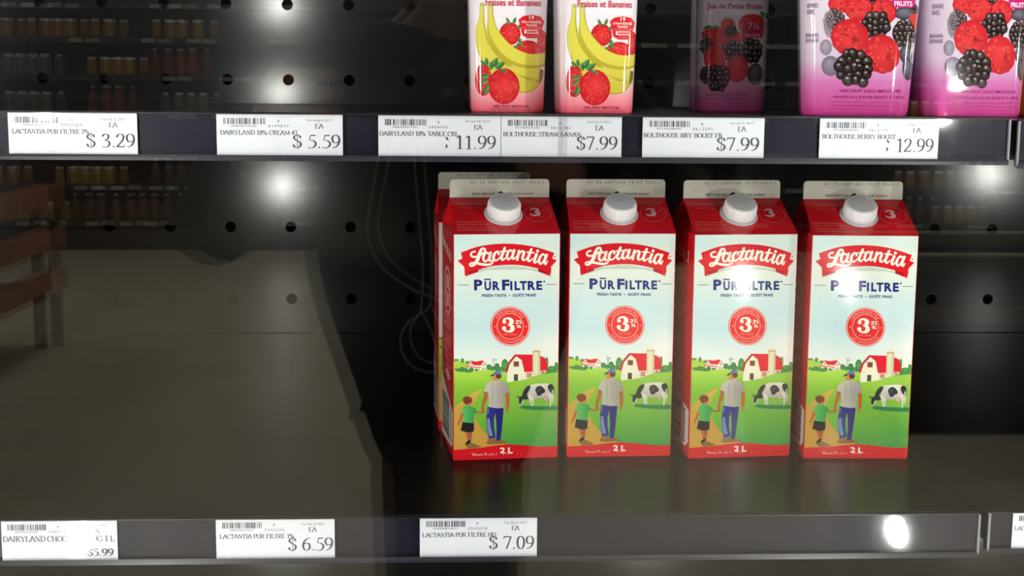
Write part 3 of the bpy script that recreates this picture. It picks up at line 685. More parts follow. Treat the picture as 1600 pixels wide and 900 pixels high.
    a.poly([(204, 444), (338, 410), (342, 446), (212, 476)], (172, 18, 34), 3); a.poly([(1168, 410), (1292, 444), (1290, 478), (1168, 446)], (172, 18, 34), 3)
    S_ = lambda p, w_: a.ribbon(p, w_, CREAM, 4, k=5)
    S_([(300, 168), (264, 178), (246, 208), (262, 236), (306, 240), (360, 222), (412, 192), (442, 158), (428, 130), (398, 132), (378, 164), (354, 224), (334, 280), (300, 332), (262, 362), (232, 358), (232, 334), (264, 322), (324, 328), (394, 342), (462, 350), (520, 338), (552, 304)],
       [28, 24, 26, 28, 26, 24, 24, 28, 30, 34, 42, 50, 48, 42, 30, 24, 22, 24, 30, 34, 32, 26, 16])
    S_([(486, 198), (462, 182), (432, 205), (414, 252), (424, 294), (452, 302), (484, 262), (504, 205)], [30, 26, 32, 36, 30, 24, 24, 24]); S_([(516, 184), (500, 240), (496, 286), (518, 298), (556, 268)], [38, 38, 34, 22, 14])
    S_([(624, 206), (630, 182), (606, 170), (574, 194), (554, 240), (562, 280), (592, 290), (632, 262), (654, 226)], [26, 28, 26, 34, 38, 32, 24, 18, 14])
    S_([(712, 122), (690, 180), (666, 240), (670, 276), (694, 280), (730, 244)], [36, 38, 38, 32, 22, 14]); S_([(655, 168), (752, 162)], [20, 20])
    S_([(812, 168), (786, 152), (758, 180), (740, 232), (750, 272), (776, 270), (806, 230), (828, 172)], [30, 26, 32, 36, 30, 24, 24, 22]); S_([(840, 154), (820, 214), (816, 258), (838, 270), (870, 236)], [38, 38, 34, 22, 14])
    S_([(908, 164), (894, 220), (880, 282)], [38, 38, 34]); S_([(892, 236), (920, 190), (954, 166), (976, 186), (960, 236), (958, 278), (986, 288), (1014, 258)], [16, 22, 30, 36, 38, 34, 22, 14])
    S_([(1078, 142), (1052, 205), (1030, 262), (1036, 296), (1062, 298), (1096, 264)], [36, 38, 38, 32, 22, 14]); S_([(1018, 180), (1116, 188)], [20, 20])
    S_([(1150, 212), (1126, 272), (1118, 314), (1138, 324), (1172, 292)], [38, 38, 34, 22, 14]); a.ell(1166, 166, 21, 21, CREAM, 4)
    S_([(1264, 226), (1238, 210), (1206, 238), (1184, 290), (1192, 334), (1218, 336), (1252, 292), (1278, 234)], [30, 26, 32, 36, 30, 24, 24, 22]); S_([(1292, 220), (1266, 282), (1262, 332), (1280, 344), (1304, 304)], [38, 38, 34, 22, 14])
    a.ring(1406, 246, 8, 14, (216, 120, 116), 2, 16); a.ell(1406, 246, 5, 5, (216, 120, 116), 2, n=8)
    a.text('P', 280, 552, 395, 702, NAVY_INK, 2, bold=.045); a.text('U', 422, 574, 512, 704, NAVY_INK, 2, bold=.045); a.rect(420, 541, 512, 559, NAVY_INK, 2)
    a.text('R', 534, 576, 634, 702, NAVY_INK, 2, bold=.045); a.text('F', 664, 554, 766, 702, NAVY_INK, 2, bold=.045)
    for ch, x0, x1 in (('I', 776, 806), ('L', 836, 912), ('T', 908, 1008), ('R', 1020, 1130), ('E', 1140, 1222)): a.text(ch, x0, 576, x1, 702, NAVY_INK, 2, bold=.045)
    a.ell(1252, 586, 13, 13, NAVY_INK, 2, n=12)
    a.text('FRESH TASTE  •  GOÛT FRAIS', 384, 742, 1132, 792, NAVY_INK, 2, bold=.03)
    a.rect(56, 622, 212, 633, (130, 142, 140), 2); a.rect(1280, 622, 1424, 633, (130, 142, 140), 2)
    return a

def carton_roof_art():
    a = Art(); a.F = quad_inv((100, 437), (1390, 425), (1505, 850), (150, 860))
    pale = (206, 96, 100)
    a.text('Lactantia', 205, 485, 520, 522, pale, 1); a.text('PŪRFILTRE', 230, 540, 510, 566, pale, 1)
    for i, t in enumerate(('Do not use product if', 'seal is missing or broken.', "N'employez pas le produit si", 'le sceau est manquant ou brisé.')):
        a.text(t, 190+i*4, 710+i*28+(8 if i > 1 else 0), (535, 600, 665, 720)[i], 734+i*28+(8 if i > 1 else 0), (228, 128, 128), 1)
    a.ring(1228, 620, 166, 172, (214, 120, 122), 1, 40, sy=.57)
    a.ribbon([(1135, 575), (1190, 562), (1235, 580), (1190, 602)], [14, 18, 34, 16], (236, 190, 186), 1); a.ribbon([(1190, 602), (1248, 622), (1190, 644), (1135, 630)], [16, 36, 18, 14], (236, 190, 186), 1)
    a.text('.25', 1278, 570, 1336, 596, pale, 1); a.text('M.F. | M.G.', 1170, 656, 1310, 672, pale, 1)
    return a

def carton_fin_art(code):
    a = Art(); a.F = quad_inv((100, 190), (1388, 190), (1385, 425), (100, 437))
    ink = (120, 120, 112)
    parts = code.split(' '); xs = [(362, 436), (478, 550), (592, 864), (914, 1088), (1130, 1320)]
    for t, (x0, x1) in zip(parts, xs): a.text(t, x0, 207, x1, 250, ink, 1, spacing=1.15)
    a.rect(112, 276, 1376, 282, (196, 194, 182), 1)
    a.text('BEST BEFORE', 390, 368, 682, 398, (66, 62, 60), 1, bold=.01); a.text('MEILLEUR AVANT', 826, 366, 1186, 396, (66, 62, 60), 1, bold=.01)
    a.poly([(690, 392), (756, 345), (822, 392)], (26, 24, 24), 1)
    for k in range(4): a.rect(196+k*38, 305, 216+k*38, 360, (204, 202, 190), 1)
    a.rect(1255, 292, 1262, 410, (196, 194, 182), 1)
    return a

def carton_side_art():
    a = Art(); a.F = lambda x, y: (x, 1-y)          # u: front 0 .. back 1, y down
    pale = (240, 176, 172)
    a.poly([(.03, .785), (1, .69), (1, .985), (.12, .955), (.03, .93)], (236, 234, 226), 1)
    a.barcode(.30, .765, .92, .945, (40, 40, 44), 2, 21, vertical=True, n=40)
    for k in range(12): a.rect(.14, .79+k*.013, .22, .797+k*.013, (70, 70, 74), 2)
    a.text('Lactantia', .18, .06, .92, .115, CREAM, 1, warp=lambda x, y: (x, y-.16*(x-.5)*.4))
    for yy in (.235, .315): a.ring(.48, yy, .20, .26, pale, 1, 28, sy=.27)
    for yy in (.235, .315): a.ell(.48, yy, .13, .035, pale, 1)
    r = random.Random(5); y = .38
    while y < .62:
        a.rect(.2, y, .2+.6*r.uniform(.6, 1), y+.006, (226, 120, 116), 1); y += .012+(.018 if r.random() < .18 else 0)
    a.ell(.45, .655, .2, .02, pale, 1)
    return a

ART_FRONT, ART_ROOF, ART_SIDE = carton_front_art(), carton_roof_art(), carton_side_art()
BULGE = .0024                               # a full carton's front swells a little
def bulge(u, v): return max(0, 1-(2*u-1)**2)*max(0, 1-(2*v-1)**2)
def swell_normals(me):
    """smooth normals of the swollen printed front; every other face stays flat"""
    ns = []
    for p in me.polygons:
        front = p.normal.y < -.8 and all(me.vertices[i].co.y < -CW/2-.00003 and me.vertices[i].co.z <= CH for i in p.vertices)
        for i in p.vertices:
            if front:
                co = me.vertices[i].co; u, v = (co.x+CW/2)/CW, co.z/CH
                du = BULGE*(-4*(2*u-1))*(1-(2*v-1)**2)/CW; dv = BULGE*(-4*(2*v-1))*(1-(2*u-1)**2)/CH
                ns.append(Vector((-du, -1, -dv)).normalized())
            else: ns.append(p.normal.copy())
    for p in me.polygons: p.use_smooth = True
    me.normals_split_custom_set([tuple(n) for n in ns])
def carton_mesh(code, worn):
    bm = bmesh.new(); cl = bm.verts.layers.float_color.new('print')
    a, tf = CW/2, .0011; red = (*lin(RED), 1); fin_c = (*lin((214, 211, 198)), 1)
    def add(pts, c, flip=False):
        vs = [bm.verts.new(p) for p in pts]
        for v in vs: v[cl] = c
        return bm.faces.new(vs)
    P = lambda x, y, z: (x, y, z)
    b = a-.0006
    def ringv(h, z): return [(-h+.0006, -h, z), (h-.0006, -h, z), (h, -h+.0006, z), (h, h-.0006, z), (h-.0006, h, z), (-h+.0006, h, z), (-h, h-.0006, z), (-h, -h+.0006, z)]
    lo, hi = ringv(a-.0004, 0), ringv(a, CH)
    lo2 = ringv(a, .004)
    for r0, r1 in ((lo, lo2), (lo2, hi)):
        for i in range(8): add([r0[i], r0[(i+1) % 8], r1[(i+1) % 8], r1[i]], red)
    add(list(reversed(lo)), red)
    e = a-.002                                                  # ridge half length
    FL, FR, BL, BR = (-a, -a, CH), (a, -a, CH), (-a, a, CH), (a, a, CH)
    Rlf, Rrf, Rlb, Rrb = (-e, -tf, CR), (e, -tf, CR), (-e, tf, CR), (e, tf, CR)
    Ml, Mr = (-a+.026, 0, CR-.006), (a-.026, 0, CR-.006)
    add([FL, FR, Rrf, Rlf], red); add([BR, BL, Rlb, Rrb], red)
    add([FL, Ml, BL], red); add([FL, Rlf, Ml], red); add([BL, Ml, Rlb], red)
    add([FR, BR, Mr], red); add([FR, Mr, Rrf], red); add([BR, Rrb, Mr], red)
    # gable fin with rounded upper corners
    r = .0032; FB = CR+.00012; prof = [(-e, FB)] + [(-e+r-r*math.cos(t*PI/8), CF-r+r*math.sin(t*PI/8)) for t in range(5)] + [(e-r+r*math.sin(t*PI/8), CF-r+r*math.cos(t*PI/8)) for t in range(5)] + [(e, FB)]
    n = len(prof)
    add([(x, -tf, z) for x, z in reversed(prof)], fin_c); add([(x, tf, z) for x, z in prof], fin_c)
    for i in range(n): add([(prof[i][0], -tf, prof[i][1]), (prof[(i+1) % n][0], -tf, prof[(i+1) % n][1]), (prof[(i+1) % n][0], tf, prof[(i+1) % n][1]), (prof[i][0], tf, prof[i][1])], fin_c)
    bmesh.ops.remove_doubles(bm, verts=bm.verts[:], dist=1e-7)
    bmesh.ops.recalc_face_normals(bm, faces=bm.faces[:])
    st = .00004
    emit(bm, cl, ART_FRONT, lambda u, v, lv: (-a+u*CW, -a-(lv+1)*st-BULGE*bulge(u, v), max(v, 0)*CH), ulim=(.0068, .9932), vlim=(.02, .998), usplit=[k/10 for k in range(1, 10)], vsplit=[k/14 for k in range(1, 14)])
    rn = Vector((0, -(CR-CH), a-tf)).normalized()
    def roof(u, v, lv):
        hw = a+(e-a)*v
        return (-hw+u*2*hw, -a+(a-tf)*v+rn.y*lv*st*2, CH+(CR-CH)*v+rn.z*lv*st*2)
    emit(bm, cl, ART_ROOF, roof, ulim=(.01, .99), vlim=(.01, .99))
    emit(bm, cl, carton_fin_art(code), lambda u, v, lv: (-e+u*2*e, -tf-lv*st, CR+v*(CF-CR)), ulim=(.01, .99))
    emit(bm, cl, ART_SIDE, lambda u, v, lv: (-a-(lv+.5)*st, -a+u*CW, v*CH), ulim=(.015, .985), vlim=(.0, .99))
    return bm
def side_fix(bm):
    bm.normal_update()
    flip = [f for f in bm.faces if f.calc_center_median().x < -CW/2-1e-6 and f.normal.x > 0]
    if flip: bmesh.ops.reverse_faces(bm, faces=flip)
    return bm
def cap_parts(parent):
    slope = math.atan2(CR-CH, CW/2-.0011)
    c0 = Vector((0, -CW/2+(CW/2-.0011)*.53, CH+(CR-CH)*.53))
    rot = Matrix.Rotation(slope, 4, 'X')
    def place(bm):
        bmesh.ops.rotate(bm, verts=bm.verts[:], cent=(0, 0, 0), matrix=rot.to_3x3()); bmesh.ops.translate(bm, verts=bm.verts[:], vec=c0); return bm
    bm = bmesh.new(); lathe(bm, [(.0172, .0001), (.0172, .0008), (.0150, .0014), (.0136, .0016), (.0136, .003)], 40)
    obj('spout', place(bm), M_cap, parent, True)
    bm = bmesh.new()
    rib = lambda i, k: (1.0 if k not in (1, 2) else (1.018 if i % 2 else .994))
    lathe(bm, [(.0146, .0022), (.0148, .0030), (.0145, .0112), (.0139, .0131), (.0126, .0138), (.0121, .0134), (.0022, .0132), (.0010, .0136)], 96, wob=rib)
    obj('cap', place(bm), M_cap, parent)
cartons = [(.0525, 1.1645, 6.2, 'AU 25 A6RT1606 19:57 EH3/2', 'red milk carton at the left end of the row, a second carton right behind it'),
           (.1547, 1.1705, 1.5, 'AU 25 A6RT1606 19:57 EH3/1', 'red milk carton second from the left in the front row'),
           (.2635, 1.1665, 5.2, 'AU 25 A6RT1606 19:57 EH3/1', 'red milk carton third from the left, glare across its blue lettering'),
           (.3678, 1.1600, -1.5, 'AU 25 A6RT1606 19:57 EH3/1', 'red milk carton at the right end of the row'),
           (.0390, 1.2680, 3.0, 'AU 25 A6RT1606 19:57 EH3/2', 'red milk carton hidden behind the leftmost one, only its top and side showing')]
_first = None
for n, (x, y, deg, code, label) in enumerate(cartons):
    t = math.radians(deg)
    root = empty('milk_carton', (x-math.sin(t)*CW/2, y+math.cos(t)*CW/2, S_LOW+.0001), t)
    tag(root, label, 'milk carton', 'milk cartons on the lower shelf')
    cb = obj('carton_body', side_fix(carton_mesh(code, n)), M_print, root); swell_normals(cb.data)
    if _first is None:
        cap_parts(root); _first = root
    else:
        for ch in _first.children:
            if ch.name.split('.')[0] in ('cap', 'spout'):
                c = ch.copy(); COL.objects.link(c); c.parent = root

# ------------------------------------------------------------------ smoothie bottles
def strawberry(a, cx, cy, rx, ry, lv, seed=0, fade=0.0, leaves=()):
    mixw = lambda c: lerp3(c, (250, 226, 230), fade)
    a.ell(cx, cy, rx, ry, mixw((236, 62, 62)), lv, rim=mixw((196, 26, 40)), n=26, hot=(.1, -.1))
    r = random.Random(seed)
    for i in range(int(rx*ry/170)):
        t, d = r.random()*2*PI, math.sqrt(r.random())*.88
        x, y = cx+rx*d*math.cos(t), cy+ry*d*math.sin(t)
        a.ell(x, y, 2.6, 3.6, mixw((250, 170, 120)), lv+1, rim=mixw((236, 120, 96)), n=6)
    for (x, y, w_, h_, rot) in leaves: leaf(a, x, y, w_, h_, rot, lv+2)
def leaf(a, x, y, l, w_, rot, lv):
    c, s = math.cos(rot), math.sin(rot)
    P = lambda u, v: (x+u*c-v*s, y+u*s+v*c)
    col = (92, 150, 84); dk = (60, 112, 66)
    a.poly([P(0, -w_*.2), P(l*.35, -w_), P(l*.75, -w_*.6), P(l, 0), P(l*.5, 0), P(0, 0)], col, lv)
    a.poly([P(0, 0), P(l*.5, 0), P(l, 0), P(l*.7, w_*.7), P(l*.3, w_*.9), P(0, w_*.2)], dk, lv)
def blackberry(a, cx, cy, rx, ry, lv, seed=0, fade=0.0, dr=None):
    mixw = lambda c: lerp3(c, (226, 206, 226), fade)
    a.ell(cx, cy, rx*.93, ry*.93, mixw((44, 34, 38)), lv, n=18)
    r = random.Random(seed); dr = dr or rx*.26
    rows = max(3, int(2*ry/(dr*1.45)))
    for j in range(rows):
        yy = -1+2*(j+.5)/rows; half = math.sqrt(max(0, 1-yy*yy)); m = max(1, int(2*rx*half/(dr*1.6)+.5))
        for i in range(m):
            xx = (-half+2*half*(i+.5)/m) + r.uniform(-.09, .09)
            x, y = cx+xx*rx*.92, cy+yy*ry*.92+r.uniform(-.09, .09)*ry
            d = dr*r.uniform(.78, 1.22)
            g = r.randint(-12, 12)
            a.ell(x, y, d, d*1.05, mixw((92+g, 78+g, 76+g)), lv+1, rim=mixw((30, 22, 28)), n=12, hot=(-.15, -.3))
            a.ell(x-d*.1, y-d*.3, d*.34, d*.26, mixw((198+g, 184+g, 176+g)), lv+2, rim=mixw((110+g, 96+g, 94+g)), n=8)
def raspberry(a, cx, cy, rx, ry, lv, seed=0, fade=0.0, rot=0):
    mixw = lambda c: lerp3(c, (236, 212, 226), fade)
    r = random.Random(seed); n = 48
    pts = []
    for i in range(n):
        t = 2*PI*i/n; k = 1+.022*math.cos(12*t)
        x, y = rx*k*math.cos(t), ry*k*math.sin(t)
        pts.append((cx+x*math.cos(rot)-y*math.sin(rot), cy+x*math.sin(rot)+y*math.cos(rot)))
    for i in range(n):
        p = [(cx, cy), pts[i], pts[(i+1) % n]]
        a.tris.append((lv, tuple(a.F(*q) for q in p), (lin(mixw((232, 66, 66))), lin(mixw((198, 38, 50))), lin(mixw((198, 38, 50))))))
    for i in range(26):
        t, d = r.random()*2*PI, math.sqrt(r.random())*.8
        x, y = cx+rx*d*math.cos(t), cy+ry*d*math.sin(t)
        a.ell(x, y, rx*.15, ry*.14, mixw((238, 84, 78)), lv+1, rim=mixw((218, 52, 60)), n=10)
def blueberry(a, cx, cy, rx, ry, lv, fade=0.0, rot=0):
    mixw = lambda c: lerp3(c, (226, 206, 226), fade)
    a.ell(cx, cy, rx, ry, mixw((120, 120, 138)), lv, rim=mixw((56, 52, 66)), n=18, rot=rot, hot=(-.1, -.35))

def strawberry_banana_art():
    """pixel space of the traced front, y down; frame maps it to the bottle front"""
    a = Art()
    a.bg = [(-700, (238, 226, 236)), (60, (242, 232, 240)), (400, (246, 232, 236)), (560, (250, 214, 218)), (700, (246, 150, 164)), (820, (236, 92, 116))]
    yel = lambda x, y: ramp([(0, (214, 206, 120)), (120, (222, 212, 80)), (400, (226, 214, 86)), (640, (204, 190, 70))], y)
    dk = lambda x, y: ramp([(0, (184, 176, 110)), (200, (196, 184, 62)), (640, (182, 164, 50))], y)
    a.ribbon([(168, 20), (164, 120), (158, 200), (178, 320), (250, 450), (370, 560), (500, 605), (590, 570), (612, 530)], [34, 40, 74, 110, 150, 176, 130, 60, 30], dk, 1)
    a.ribbon([(166, 20), (160, 120), (152, 200), (172, 325), (250, 460), (375, 575), (500, 615), (580, 580)], [22, 26, 54, 84, 118, 130, 90, 36], yel, 2)
    strawberry(a, 375, 232, 80, 84, 2, 1)
    strawberry(a, 622, 292, 42, 90, 2, 2); strawberry(a, 508, 342, 98, 62, 3, 3)
    for x, y, l, w_, ro in [(372, 165, 60, 14, -2.0), (400, 160, 56, 14, -1.2), (430, 190, 56, 14, -.6), (440, 260, 60, 16, 1.2), (430, 300, 50, 14, .6), (395, 325, 44, 12, .2), (468, 200, 50, 12, 1.3)]: leaf(a, x, y, l, w_, ro, 4)
    a.ribbon([(228, 20), (232, 120), (245, 215), (300, 315), (390, 395), (495, 430), (600, 428), (668, 395)], [40, 46, 84, 112, 122, 112, 102, 80], dk, 5)
    a.ribbon([(226, 20), (230, 120), (247, 208), (306, 306), (396, 384), (498, 420), (600, 420), (664, 392)], [26, 30, 58, 82, 92, 84, 76, 56], yel, 6)
    a.poly([(330, 470), (480, 478), (600, 472), (612, 520), (600, 575), (520, 560), (420, 530)], yel, 4)
    a.ribbon([(612, 505), (608, 540), (596, 580)], [26, 30, 16], (120, 104, 52), 6)
    strawberry(a, 172, 575, 60, 120, 6, 4)
    strawberry(a, 325, 622, 117, 134, 8, 5)
    for x, y, l, w_, ro in [(200, 470, 62, 16, -1.7), (185, 470, 56, 14, -2.3), (236, 480, 84, 26, -1.0), (262, 490, 86, 26, -.6), (230, 500, 62, 18, -1.6), (215, 540, 66, 20, 2.9), (205, 570, 62, 18, 2.5), (205, 610, 84, 22, 1.9), (300, 500, 50, 14, .2)]: leaf(a, x, y, l, w_, ro, 10)
    a.poly([(440, 128), (474, 102), (540, 90), (606, 102), (636, 136), (620, 190), (616, 236), (590, 262), (500, 262), (466, 240), (456, 190)], (222, 34, 46), 9)
    a.rect(460, 186, 620, 189, (244, 160, 160), 10)
    wt = (250, 224, 220)
    a.text('19', 520, 96, 558, 128, wt, 10, bold=.03); a.text('STRAWBERRIES', 462, 136, 612, 154, wt, 10, bold=.02); a.text('FRAISES', 498, 160, 578, 178, wt, 10, bold=.02)
    a.text('1', 484, 200, 498, 230, wt, 10, bold=.03); a.text('BANANA', 504, 197, 590, 213, wt, 10, bold=.02); a.text('BANANE', 504, 218, 590, 234, wt, 10, bold=.02); a.text('and a hint of', 490, 242, 590, 254, (240, 160, 160), 10)
    a.text('Fraises et Bananes', 192, -22, 610, 28, (206, 60, 84), 9, bold=.02); a.text('Strawberry Banana', 192, -90, 610, -34, (206, 60, 84), 9, bold=.02)
    a.text('100% FRUIT SMOOTHIE', 245, 762, 510, 783, (150, 58, 72), 9, bold=.01); a.text('100% SMOOTHIE AUX FRUITS', 222, 791, 537, 811, (150, 58, 72), 9, bold=.01)
    return a

def berry_art():
    a = Art()
    a.bg = [(-700, (222, 208, 226)), (200, (226, 210, 228)), (440, (222, 196, 222)), (560, (214, 128, 190)), (700, (212, 92, 166)), (840, (204, 62, 142))]
    raspberry(a, 320, 20, 90, 70, 1, 1); raspberry(a, 455, 55, 105, 90, 3, 2); raspberry(a, 640, 75, 94, 92, 3, 3)
    blackberry(a, 560, -20, 60, 50, 1, 9); blackberry(a, 850, 60, 60, 50, 1, 11); blueberry(a, 790, 90, 80, 46, 3); a.ell(872, 150, 52, 64, (226, 74, 52), 4, rim=(206, 50, 40))
    blackberry(a, 285, 150, 72, 92, 4, 4, fade=.15); blackberry(a, 238, 165, 44, 98, 4, 14, fade=.6)
    blackberry(a, 580, 172, 112, 96, 5, 5); blackberry(a, 785, 235, 96, 100, 5, 6)
    blueberry(a, 212, 335, 44, 58, 4, fade=.5); blueberry(a, 245, 470, 66, 74, 4, fade=.35); blueberry(a, 790, 385, 50, 66, 7); blueberry(a, 800, 490, 42, 82, 8)
    raspberry(a, 388, 262, 138, 132, 8, 7); raspberry(a, 616, 382, 128, 140, 9, 8)
    blackberry(a, 414, 480, 138, 136, 12, 9)
    a.poly([(700, -120), (872, -120), (876, 20), (850, 48), (724, 48), (698, 20)], (196, 34, 120), 12); a.text('FRUITS', 718, 2, 850, 38, (250, 226, 240), 13, bold=.03)
    ink = (120, 84, 116)
    a.text('BERRIES', 78, 14, 158, 46, ink, 9); a.text('BAIES', 78, 58, 130, 92, ink, 9); a.text('BANANA', 70, 230, 162, 260, ink, 9); a.text('BANANE', 70, 268, 160, 298, ink, 9)
    ink = (150, 50, 116)
    a.text('100% FRUIT JUICE SMOOTHIE', 308, 640, 737, 670, ink, 9, bold=.01); a.text('FRAPPÉ AUX JUS DE FRUITS À 100 %', 262, 682, 760, 712, ink, 9, bold=.01)
    for k, t in enumerate(('SMOOTHIE WITH FRUIT JUICES FROM CONCENTRATE', 'WITH ADDED INGREDIENTS AND NATURAL FLAVOUR', 'SMOOTHIE AUX JUS DE FRUITS CONCENTRÉS', 'AVEC INGRÉDIENTS AJOUTÉS')):
        a.text(t, 240, 728+k*25, 748-10*k, 744+k*25, (186, 72, 142), 9)
    return a

def boost_art():
    a = Art()
    a.bg = [(-700, (222, 208, 226)), (200, (226, 214, 228)), (560, (222, 190, 216)), (700, (214, 110, 178)), (840, (206, 70, 150))]
    ink = (170, 34, 84)
    a.text('Berry Boost', 246, -22, 505, 24, ink, 9, bold=.02); a.text('Jus de Petits Fruits', 176, 36, 572, 84, ink, 9, bold=.02)
    raspberry(a, 325, 185, 52, 46, 2, 1); leaf(a, 215, 205, 66, 20, .2, 3); leaf(a, 215, 205, 66, 20, 3.0, 3); leaf(a, 600, 130, 60, 22, -.5, 3); leaf(a, 600, 130, 60, 22, -2.4, 3)
    strawberry(a, 500, 185, 100, 80, 1, 2); raspberry(a, 250, 275, 82, 66, 4, 3); raspberry(a, 185, 260, 40, 48, 3, 4); blackberry(a, 350, 232, 46, 42, 4, 5)
    raspberry(a, 410, 290, 86, 52, 4, 6); blackberry(a, 178, 340, 44, 60, 4, 7); blackberry(a, 370, 370, 86, 72, 6, 8); blackberry(a, 500, 370, 100, 90, 5, 9)
    raspberry(a, 240, 425, 80, 90, 8, 10); raspberry(a, 402, 500, 84, 98, 9, 11); blackberry(a, 262, 570, 92, 100, 12, 12); blackberry(a, 170, 550, 30, 70, 7, 13); blueberry(a, 540, 540, 60, 80, 6)
    a.poly([(430, 190), (500, 160), (560, 165), (600, 200), (580, 280), (446, 280)], (196, 40, 84), 10)
    a.text('7½', 474, 170, 552, 216, (240, 210, 220), 11); a.text('FRUITS', 452, 250, 562, 274, (240, 200, 214), 11)
    ink = (140, 50, 110)
    a.text('100% FRUIT JUICE SMOOTHIE', 180, 680, 500, 700, ink, 9); a.text('FRAPPÉ AUX JUS DE FRUITS', 180, 708, 480, 726, ink, 9)
    return a

def smoothie_bottle(name, x, y, deg, hw0, hw1, zt, height, art, fr, yb, scale, label, neck=.019, cap_rgb=None):
    """hw0/hw1: half width at the foot and above height zt; fr(y)->(left,right) of the traced front; yb: foot row; scale: traced pixels per metre"""
    root = empty(name, (x, y, S_UP+.0002), math.radians(deg)); tag(root, label, 'bottle', 'smoothie bottles on the upper shelf')
    rr = .42                                                    # corner radius / half width
    def half(z): return hw0+(hw1-hw0)*max(0, min(1, (z-.004)/(zt-.004))) if z < zt else hw1
    def section(h, z, r=None):
        r = h*rr if r is None else r
        pts = []
        for cx, cy, t0 in ((h-r, -h+r, -PI/2), (h-r, h-r, 0), (-h+r, h-r, PI/2), (-h+r, -h+r, PI)):
            for k in range(9):
                t = t0+k*PI/16; pts.append((cx+r*math.cos(t), cy+r*math.sin(t), z))
        return pts
    bm = bmesh.new(); cl = bm.verts.layers.float_color.new('print')
    zs_ = sorted({0.0, .0015, .004, *[.004+(zt-.004)*k/4 for k in range(5)], *[.004+(height*.70-.004)*k/10 for k in range(11)]})
    H1 = height*.70
    rings = []
    bgc = lambda z: lin(ramp(art.bg, yb-z*scale))
    def ring(pts, c):
        vs = [bm.verts.new(p) for p in pts]
        for v in vs: v[cl] = (*c, 1)
        return vs
    for z in zs_:
        h = half(z)*(1-.03*(1-z/.004) if z < .004 else 1)
        rings.append(ring(section(h, z), bgc(z)))
    hb = hw1
    for k in range(1, 9):                                       # shoulder up to the neck
        t = k/8; h = neck+(hb-neck)*math.cos(t*PI/2)**.8 if t < 1 else neck
        z = H1+(height*.9-H1)*math.sin(t*PI/2)
        rings.append(ring(section(h, z, h*(rr+(1-rr)*t)), bgc(z)))
    rings.append(ring(section(neck, height*.93, neck), bgc(height)))
    for p, q in zip(rings, rings[1:]):
        m = len(p)
        for i in range(m): bm.faces.new((p[i], p[(i+1) % m], q[(i+1) % m], q[i])).smooth = True
    bm.faces.new(list(reversed(rings[0]))); bm.faces.new(rings[-1])
    us = sorted(s*(1-rr+rr*math.sin(k*PI/16)) for s in (-1, 1) for k in range(0, 9))
    def on_section(u):                                          # unit section: depth and outward normal at u
        e = abs(u)-(1-rr); d = -1 if e <= 0 else -1+rr-math.sqrt(max(0, rr*rr-e*e))
        nx = 0 if e <= 0 else math.copysign(min(1, e/rr), u)
        return d, nx, -math.sqrt(max(0, 1-nx*nx))
    def surf(u, v, lv):
        z = max(v, .0005); h = half(z); o = lv*.00004+.00003
        k = max(i for i in range(len(us)-1) if us[i] <= u or i == 0)
        t = (u-us[k])/(us[k+1]-us[k]); A, B = on_section(us[k]), on_section(us[k+1])
        d, nx, ny = (p+(q-p)*t for p, q in zip(A, B))
        return (u*h+nx*o, d*h+ny*o, z)
    a2 = Art()
    for lv, uv, cs in art.tris:
        q = []
        for px, py in uv:
            l, r_ = fr(py); q.append((2*(px-l)/(r_-l)-1, (yb-py)/scale))
        a2.tris.append((lv, tuple(q), cs))
    emit(bm, cl, a2, surf, usplit=us, vsplit=[z for z in zs_ if .004 < z], ulim=(-.985, .985), vlim=(.002, H1-.002))
    o = obj('bottle_body', bm, M_film, root)
    me = o.data; nb = (len(rings)-1)*len(rings[0]); ns = []
    vn = [v.normal.copy() for v in me.vertices]
    for p in me.polygons:
        for i in p.vertices:
            if p.index < nb: ns.append(vn[i])
            elif p.index < nb+2: ns.append(p.normal.copy())
            else:
                co = me.vertices[i].co; _, nx, ny = on_section(max(-1, min(1, co.x/half(co.z)))); ns.append(Vector((nx, ny, -.03)).normalized())
    for p in me.polygons: p.use_smooth = True
    me.normals_split_custom_set([tuple(n) for n in ns])
    bm = bmesh.new(); rib = lambda i, k: 1.03 if (i % 2 and k in (1, 2)) else 1.0
    lathe(bm, [(neck+.001, height*.93+.0001), (neck+.0016, height*.935), (neck+.0014, height*.99), (neck-.001, height), (.004, height)], 64, wob=rib)
    obj('cap', bm, M_cap, root)
    return root
ART_SB, ART_BERRY, ART_BOOST = strawberry_banana_art(), berry_art(), boost_art()
K1 = 4.738
sb_fr = lambda y: (70+10*max(0, min(820, y))/820, 672-43*max(0, min(820, y))/820)
be_fr = lambda y: (24+14*max(0, min(843, y))/843, 924-133*max(0, min(843, y))/843)
bo_fr = lambda y: (128, 640)
smoothie_bottle('smoothie_bottle', .0515, 1.155+.0335, 1.0, .0315, .0338, .095, .27, ART_SB, sb_fr, 818, K1*122/.0665*1.02, 'strawberry banana smoothie bottle, left of the pair')
smoothie_bottle('smoothie_bottle', .1240, 1.118+.0325, 3.0, .0306, .0328, .095, .27, ART_SB, sb_fr, 818, K1*122/.0645*1.02, 'strawberry banana smoothie bottle, right of the pair')
smoothie_bottle('smoothie_bottle', .2735, 1.285+.034, 0.0, .0328, .0336, .095, .27, ART_BOOST, bo_fr, 812, K1*107/.0665, 'dim berry smoothie bottle set back on the shelf, in the shade')
smoothie_bottle('smoothie_bottle', .3418, 1.085+.047, -12.5, .0432, .0478, .098, .31, ART_BERRY, be_fr, 838, K1*182/.0945, 'large pink berry smoothie bottle left of the large pair')
smoothie_bottle('smoothie_bottle', .4400, 1.094+.046, -7.0, .0408, .0428, .098, .31, ART_BERRY, be_fr, 838, K1*180/.0945, 'large pink berry smoothie bottle right of the large pair')
